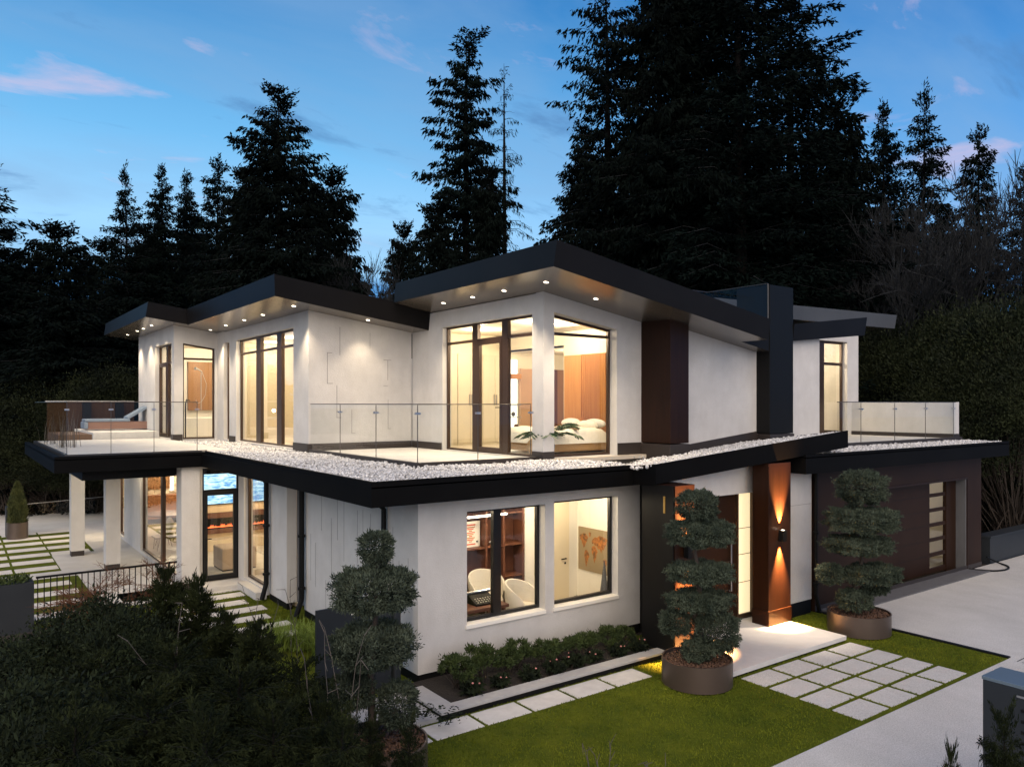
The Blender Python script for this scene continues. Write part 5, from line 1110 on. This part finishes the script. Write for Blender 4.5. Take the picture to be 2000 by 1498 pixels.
PROTO = {
 'fir': (dict(nb=240, per=330, droop=.28, irr=.3, prof=.78, hang=.25, leaf=.30, wid=.075, width=.25), 16, 4.2),
 'spruce': (dict(nb=320, per=260, droop=.30, irr=.35, prof=.70, hang=.5, leaf=.30, wid=.085), 18, 3.6),
 'cedar': (dict(nb=330, per=340, droop=.18, irr=.3, prof=.55, hang=.7, leaf=.30, wid=.09, m=NEED2, base=.02, width=.35), 14, 4.0),
 'bigcedar': (dict(nb=400, per=430, droop=.16, irr=.36, prof=.60, hang=.7, leaf=.32, wid=.095, m=NEED2, width=.34), 22, 5.6),
 'bigfir': (dict(nb=260, per=520, droop=.24, irr=.42, prof=.50, hang=.3, leaf=.32, wid=.09, width=.24), 28, 6.0),
 'tallspruce': (dict(nb=250, per=330, droop=.22, irr=.55, prof=.50, hang=.95, leaf=.34, wid=.10), 26, 3.9),
 'lacy': (dict(nb=230, per=220, droop=.15, irr=.55, prof=.40, hang=1.0, leaf=.32, wid=.10, m=NEED2), 27, 3.9),
 'dead': (dict(nb=170, per=90, droop=1.0, irr=.35, prof=.6, hang=1.2, leaf=.32, wid=.05, bare=.35, width=.12), 24, 3.2),
}
KIND = {'fir': 'fir_tree', 'spruce': 'spruce_tree', 'cedar': 'cedar_tree', 'bigcedar': 'cedar_tree', 'bigfir': 'fir_tree', 'tallspruce': 'spruce_tree', 'lacy': 'cedar_tree', 'dead': 'dead_conifer'}
made = {}
for k, (kind, p, h, r, lab) in enumerate(TREES):
    par, H0, R0 = PROTO[kind]
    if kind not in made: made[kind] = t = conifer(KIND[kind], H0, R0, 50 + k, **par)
    else: t = copy_tree(made[kind], (0, 0, 0))
    t['label'] = lab; t['category'] = 'conifer'; t['group'] = 'conifers rising behind the house'
    t.location = (p[0], p[1], -.1); t.rotation_euler = (R((k * 37) % 5 - 2) * .5, 0, k * 2.1); t.scale = (r / R0, r / R0, (h + .1) / H0)

def bare_tree(name, H_, seed, up=.75, levels=5, n0=7, m=TWIG, spread=.5, r0=.10, trunk=.28, fan=3, thin=.006, flat=0.):
    """leafless tree: recursive limbs"""
    t = thing(name, (0, 0, 0), None, 'bare tree'); rg = np.random.default_rng(seed); A = []; B = []; ra = []; rb = []
    def grow(p, d, ln, r, lv):
        nseg = 3
        for i in range(nseg):
            d = norm(d + rg.normal(0, .13, 3) + np.array([0, 0, .05 * up])); q = p + d * ln / nseg; r2 = max(thin * .6, r * .86); A.append(p); B.append(q); ra.append(r); rb.append(r2); p, r = q, r2
            if lv > 0 and i > 0 or (lv == 1):
                for _ in range(1 if lv > 2 else 2):
                    dd = norm(d + rg.normal(0, spread, 3) * np.array([1, 1, 1 - flat]) + np.array([0, 0, up * .25])); grow(p, dd, ln * rg.uniform(.5, .78), max(thin, r * .55), lv - 1) if lv > 1 else (A.append(p), B.append(p + dd * ln * .5), ra.append(thin), rb.append(thin * .4))
        if lv > 1:
            for _ in range(fan): grow(p, norm(d + rg.normal(0, spread, 3) * np.array([1, 1, 1 - flat])), ln * rg.uniform(.55, .8), max(thin, r * .7), lv - 1)
    grow(np.array([0., 0, 0]), np.array([0., 0, 1]), H_ * trunk, r0, levels - 1)
    A = np.array(A); B = np.array(B); zm = B[:, 2].max(); k = H_ / zm; v, f = sticks(A * k, B * k, np.array(ra), np.array(rb))
    quads_obj('branches', leaf_quads(A[:2] * k, np.ones((2, 3)), .01, .002, rg), m, t, (v, f), m); return t
bt = bare_tree('bare_tree', 13, 3, up=1.3, levels=6, spread=.38, r0=.09, thin=.012, fan=2)
bt2 = bare_tree('bare_tree', 13, 9, up=1.6, levels=6, spread=.30, r0=.08, thin=.012, fan=2)
for k, (p, h, lab) in enumerate(BARE):
    t = (bt, bt2)[k] if k < 2 else copy_tree((bt, bt2)[k % 2], (0, 0, 0))
    t['label'] = lab; t['category'] = 'bare tree'; t['group'] = 'leafless trees behind the house'; t.location = (*p, -.1); t.rotation_euler = (0, 0, k * 1.7); s = h / 13; t.scale = (s * 1.1, s * 1.1, s)
# big hedge shrubs on the right, dark shrubs on the left and behind
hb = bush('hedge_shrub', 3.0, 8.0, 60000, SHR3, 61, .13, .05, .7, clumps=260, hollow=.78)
for k, (p, h, r) in enumerate(HEDGE):
    t = hb if k == 0 else copy_tree(hb, (0, 0, 0)); t.location = (*p, -.1); t.rotation_euler = (0, 0, k * 2.4); t.scale = (r / 3, r / 3, (h + .1) / 8)
    t['label'] = ('tall dark hedge shrub nearest the house above the garage deck parapet', 'second tall hedge shrub from the house', 'third tall hedge shrub from the house', 'fourth tall hedge shrub with pale tips', 'fifth tall hedge shrub with pale tips', 'tall hedge shrub cut by the right edge of the picture', 'lower hedge shrub right of the white parapet, standing forward', 'lower hedge shrub just right of the white parapet', 'low leafy hedge shrub beside the brown garage wall', 'low leafy hedge shrub above the stone retaining wall')[k]; t['category'] = 'hedge'; t['group'] = 'tall hedge shrubs right of the house'
for k, (p, h, r) in enumerate(BACK):
    t = copy_tree(made['cedar'] if k % 3 else made['spruce'], (0, 0, 0)); t.location = (*p, -.1); t.rotation_euler = (0, 0, k * 1.9); t.scale = (r * 1.15 / 4, r * 1.15 / 4, (h + .1) / (14 if k % 3 else 18))
    t['label'] = 'low dark evergreen in the layered mass beyond the left terrace and behind the roofs'; t['category'] = 'conifer'; t['group'] = 'low dark evergreens behind the house'
for k, (p, h, r) in enumerate(LEFTB):
    t = copy_tree(hb, (0, 0, 0)); t.location = (*p, -.1); t.rotation_euler = (0, 0, k * 1.4); t.scale = (r / 3, r / 3, (h + .1) / 8)
    t['label'] = 'rounded leafy bush in front of the dark evergreens beyond the left terrace'; t['category'] = 'bush'; t['group'] = 'leafy bushes beyond the left terrace'
# foreground planting at the lower left
protoF = {
 'leafy': bush('garden_shrub', .85, 2.2, 24000, SHR1, 71, .055, .024, .3, clumps=110, hollow=.6),
 'thuja': conifer('thuja_shrub', 2.0, .40, 72, nb=210, per=190, droop=-.9, m=SHR2, leaf=.075, wid=.011, irr=.35, prof=.38, hang=-.7, base=.01, width=.3, k=.16),
 'feathery': conifer('feathery_shrub', 2.2, .85, 73, nb=300, per=330, droop=-.12, m=SHR2, leaf=.062, wid=.011, irr=.4, prof=.42, hang=.25, base=.01, width=.32, k=.16),
}
used = set()
PL = ('behind the black picket railing', 'next to the glazed door path', 'near the middle of the foreground', 'at the lower left corner', 'in front of the corner topiary')
for k, (kind, p, h, r, lab) in enumerate(FRONT):
    src = protoF['thuja' if kind == 'twiggy' else kind]; t = src if kind not in used and kind != 'twiggy' else copy_tree(src, (0, 0, 0)); used.add(kind)
    t.location = (*p, -.1); t.rotation_euler = (0, 0, k * 2.7); t.scale = (lambda a, b: (r / a, r / a, (h + .1) / b))(*{'leafy': (.85, 2.2), 'thuja': (.4, 2.0), 'feathery': (.85, 2.2), 'twiggy': (.4, 2.0)}[kind]); t['category'] = 'shrub'
    t['group'] = {'leafy': 'broad-leaved shrubs in the lower left foreground', 'thuja': 'upright narrow conifers in the lower left foreground', 'feathery': 'feathery evergreens in the foreground', 'twiggy': 'feathery evergreens in the foreground'}[kind]
    t['label'] = lab
# golden cypress in a round pot, left patio
t = thing('potted_cypress', (-4.25, 19.6, 0), 'golden green pointed cypress in a round bronze pot at the far left', 'potted tree')
mb = MB(); mb.lathe((-4.25, 19.6, 0), [(0, .02), (.31, .02), (.31, .55), (.28, .55), (.28, .50), (0, .50)], POT, 32); mb.build('planter', t, smooth=True)
rg = np.random.default_rng(8); n = 9000; hh = rg.uniform(0, 1, n) ** 1.1; a = rg.uniform(0, 6.28, n); rr_ = .25 * np.sin(np.clip(1 - hh, 0, 1) * 1.9) ** .8 * rg.uniform(.6, 1.05, n) * (1 + .15 * np.sin(5 * a + 9 * hh))
P = np.stack([rr_ * np.cos(a), rr_ * np.sin(a), .5 + hh * 1.35], 1); quads_obj('foliage', leaf_quads(P, np.stack([np.cos(a) * .4, np.sin(a) * .4, a * 0 + 1.1], 1) + rg.normal(0, .3, (n, 3)), .10, .02, rg), CONE, t)
# japanese maple, leafless with fine reddish twigs
mt = bare_tree('japanese_maple', 2.05, 17, up=.15, levels=6, spread=.75, r0=.05, trunk=.30, m=TWIGR, thin=.003, fan=3, flat=.55); mt.location = (-3.72, 2.95, 0); mt['label'] = 'flat-topped leafless maple with fine reddish twigs before the glass wall'; mt['category'] = 'small tree'
mt.scale = (1.15, 1.15, 1.0)
# sedge tufts
for k, (u, v, s) in enumerate(((-.9, 2.75, 9), (-.62, 2.35, 10), (-.45, 1.85, 12), (-.75, 2.0, 14), (-1.3, 2.9, 15))):
    reeds((u, v, .05), 240, .55, ('bright green grass tuft at the end of the stepping path', 'bright green arching grass tuft close to the white side wall', 'bright green grass tuft beside the corner topiary', 'bright green grass tuft in front of the other tufts', 'bright green grass tuft farthest from the white wall')[k], LIME, 'sedge_tuft', .25, .8, .012, seed=s, group='bright arching grass tufts by the side wall')
# bare shoots sticking up from the foreground planting
def shoots(loc, h, n, seed, label):
    t = thing('bare_shoots', loc, label, 'shrub', 'thin bare shoots in the foreground'); rg = np.random.default_rng(seed); A = []; B = []
    for k in range(n):
        p = np.array([rg.normal(0, .05), rg.normal(0, .05), 0]); d = norm(np.array([rg.normal(0, .16), rg.normal(0, .16), 1])); 
        for i in range(8):
            q = p + d * h / 8; A.append(p); B.append(q); p = q; d = norm(d + rg.normal(0, .07, 3))
            if i > 2: e = norm(d * .6 + rg.normal(0, .5, 3)); A.append(p); B.append(p + e * .12); 
    v, f = sticks(np.array(A), np.array(B), .005, .003); quads_obj('stems', leaf_quads(np.array(B), rg.normal(0, 1, (len(B), 3)), .02, .008, rg), SHR2, t, (v, f), TWIGP)
S_ = [(-3.05, -3.9, 2.3, 5), (-1.9, .1, 2.0, 2), (-2.4, -1.0, 2.1, 2), (-.35, -4.6, .75, 3), (.15, -5.0, .6, 3), (-3.9, -2.2, 2.4, 4)]
for k, (u, v, h, n) in enumerate(S_): shoots((u, v, 0), h, n, 90 + k, ('pale bare shoots among the lower left shrubs', 'tall thin bare shoots before the white side wall', 'thin bare shoots beside the stepping path', 'low thin weed shoots rising over the near lawn', 'second low weed shoots over the near lawn', 'pale bare stem in the left foreground shrubs')[k])
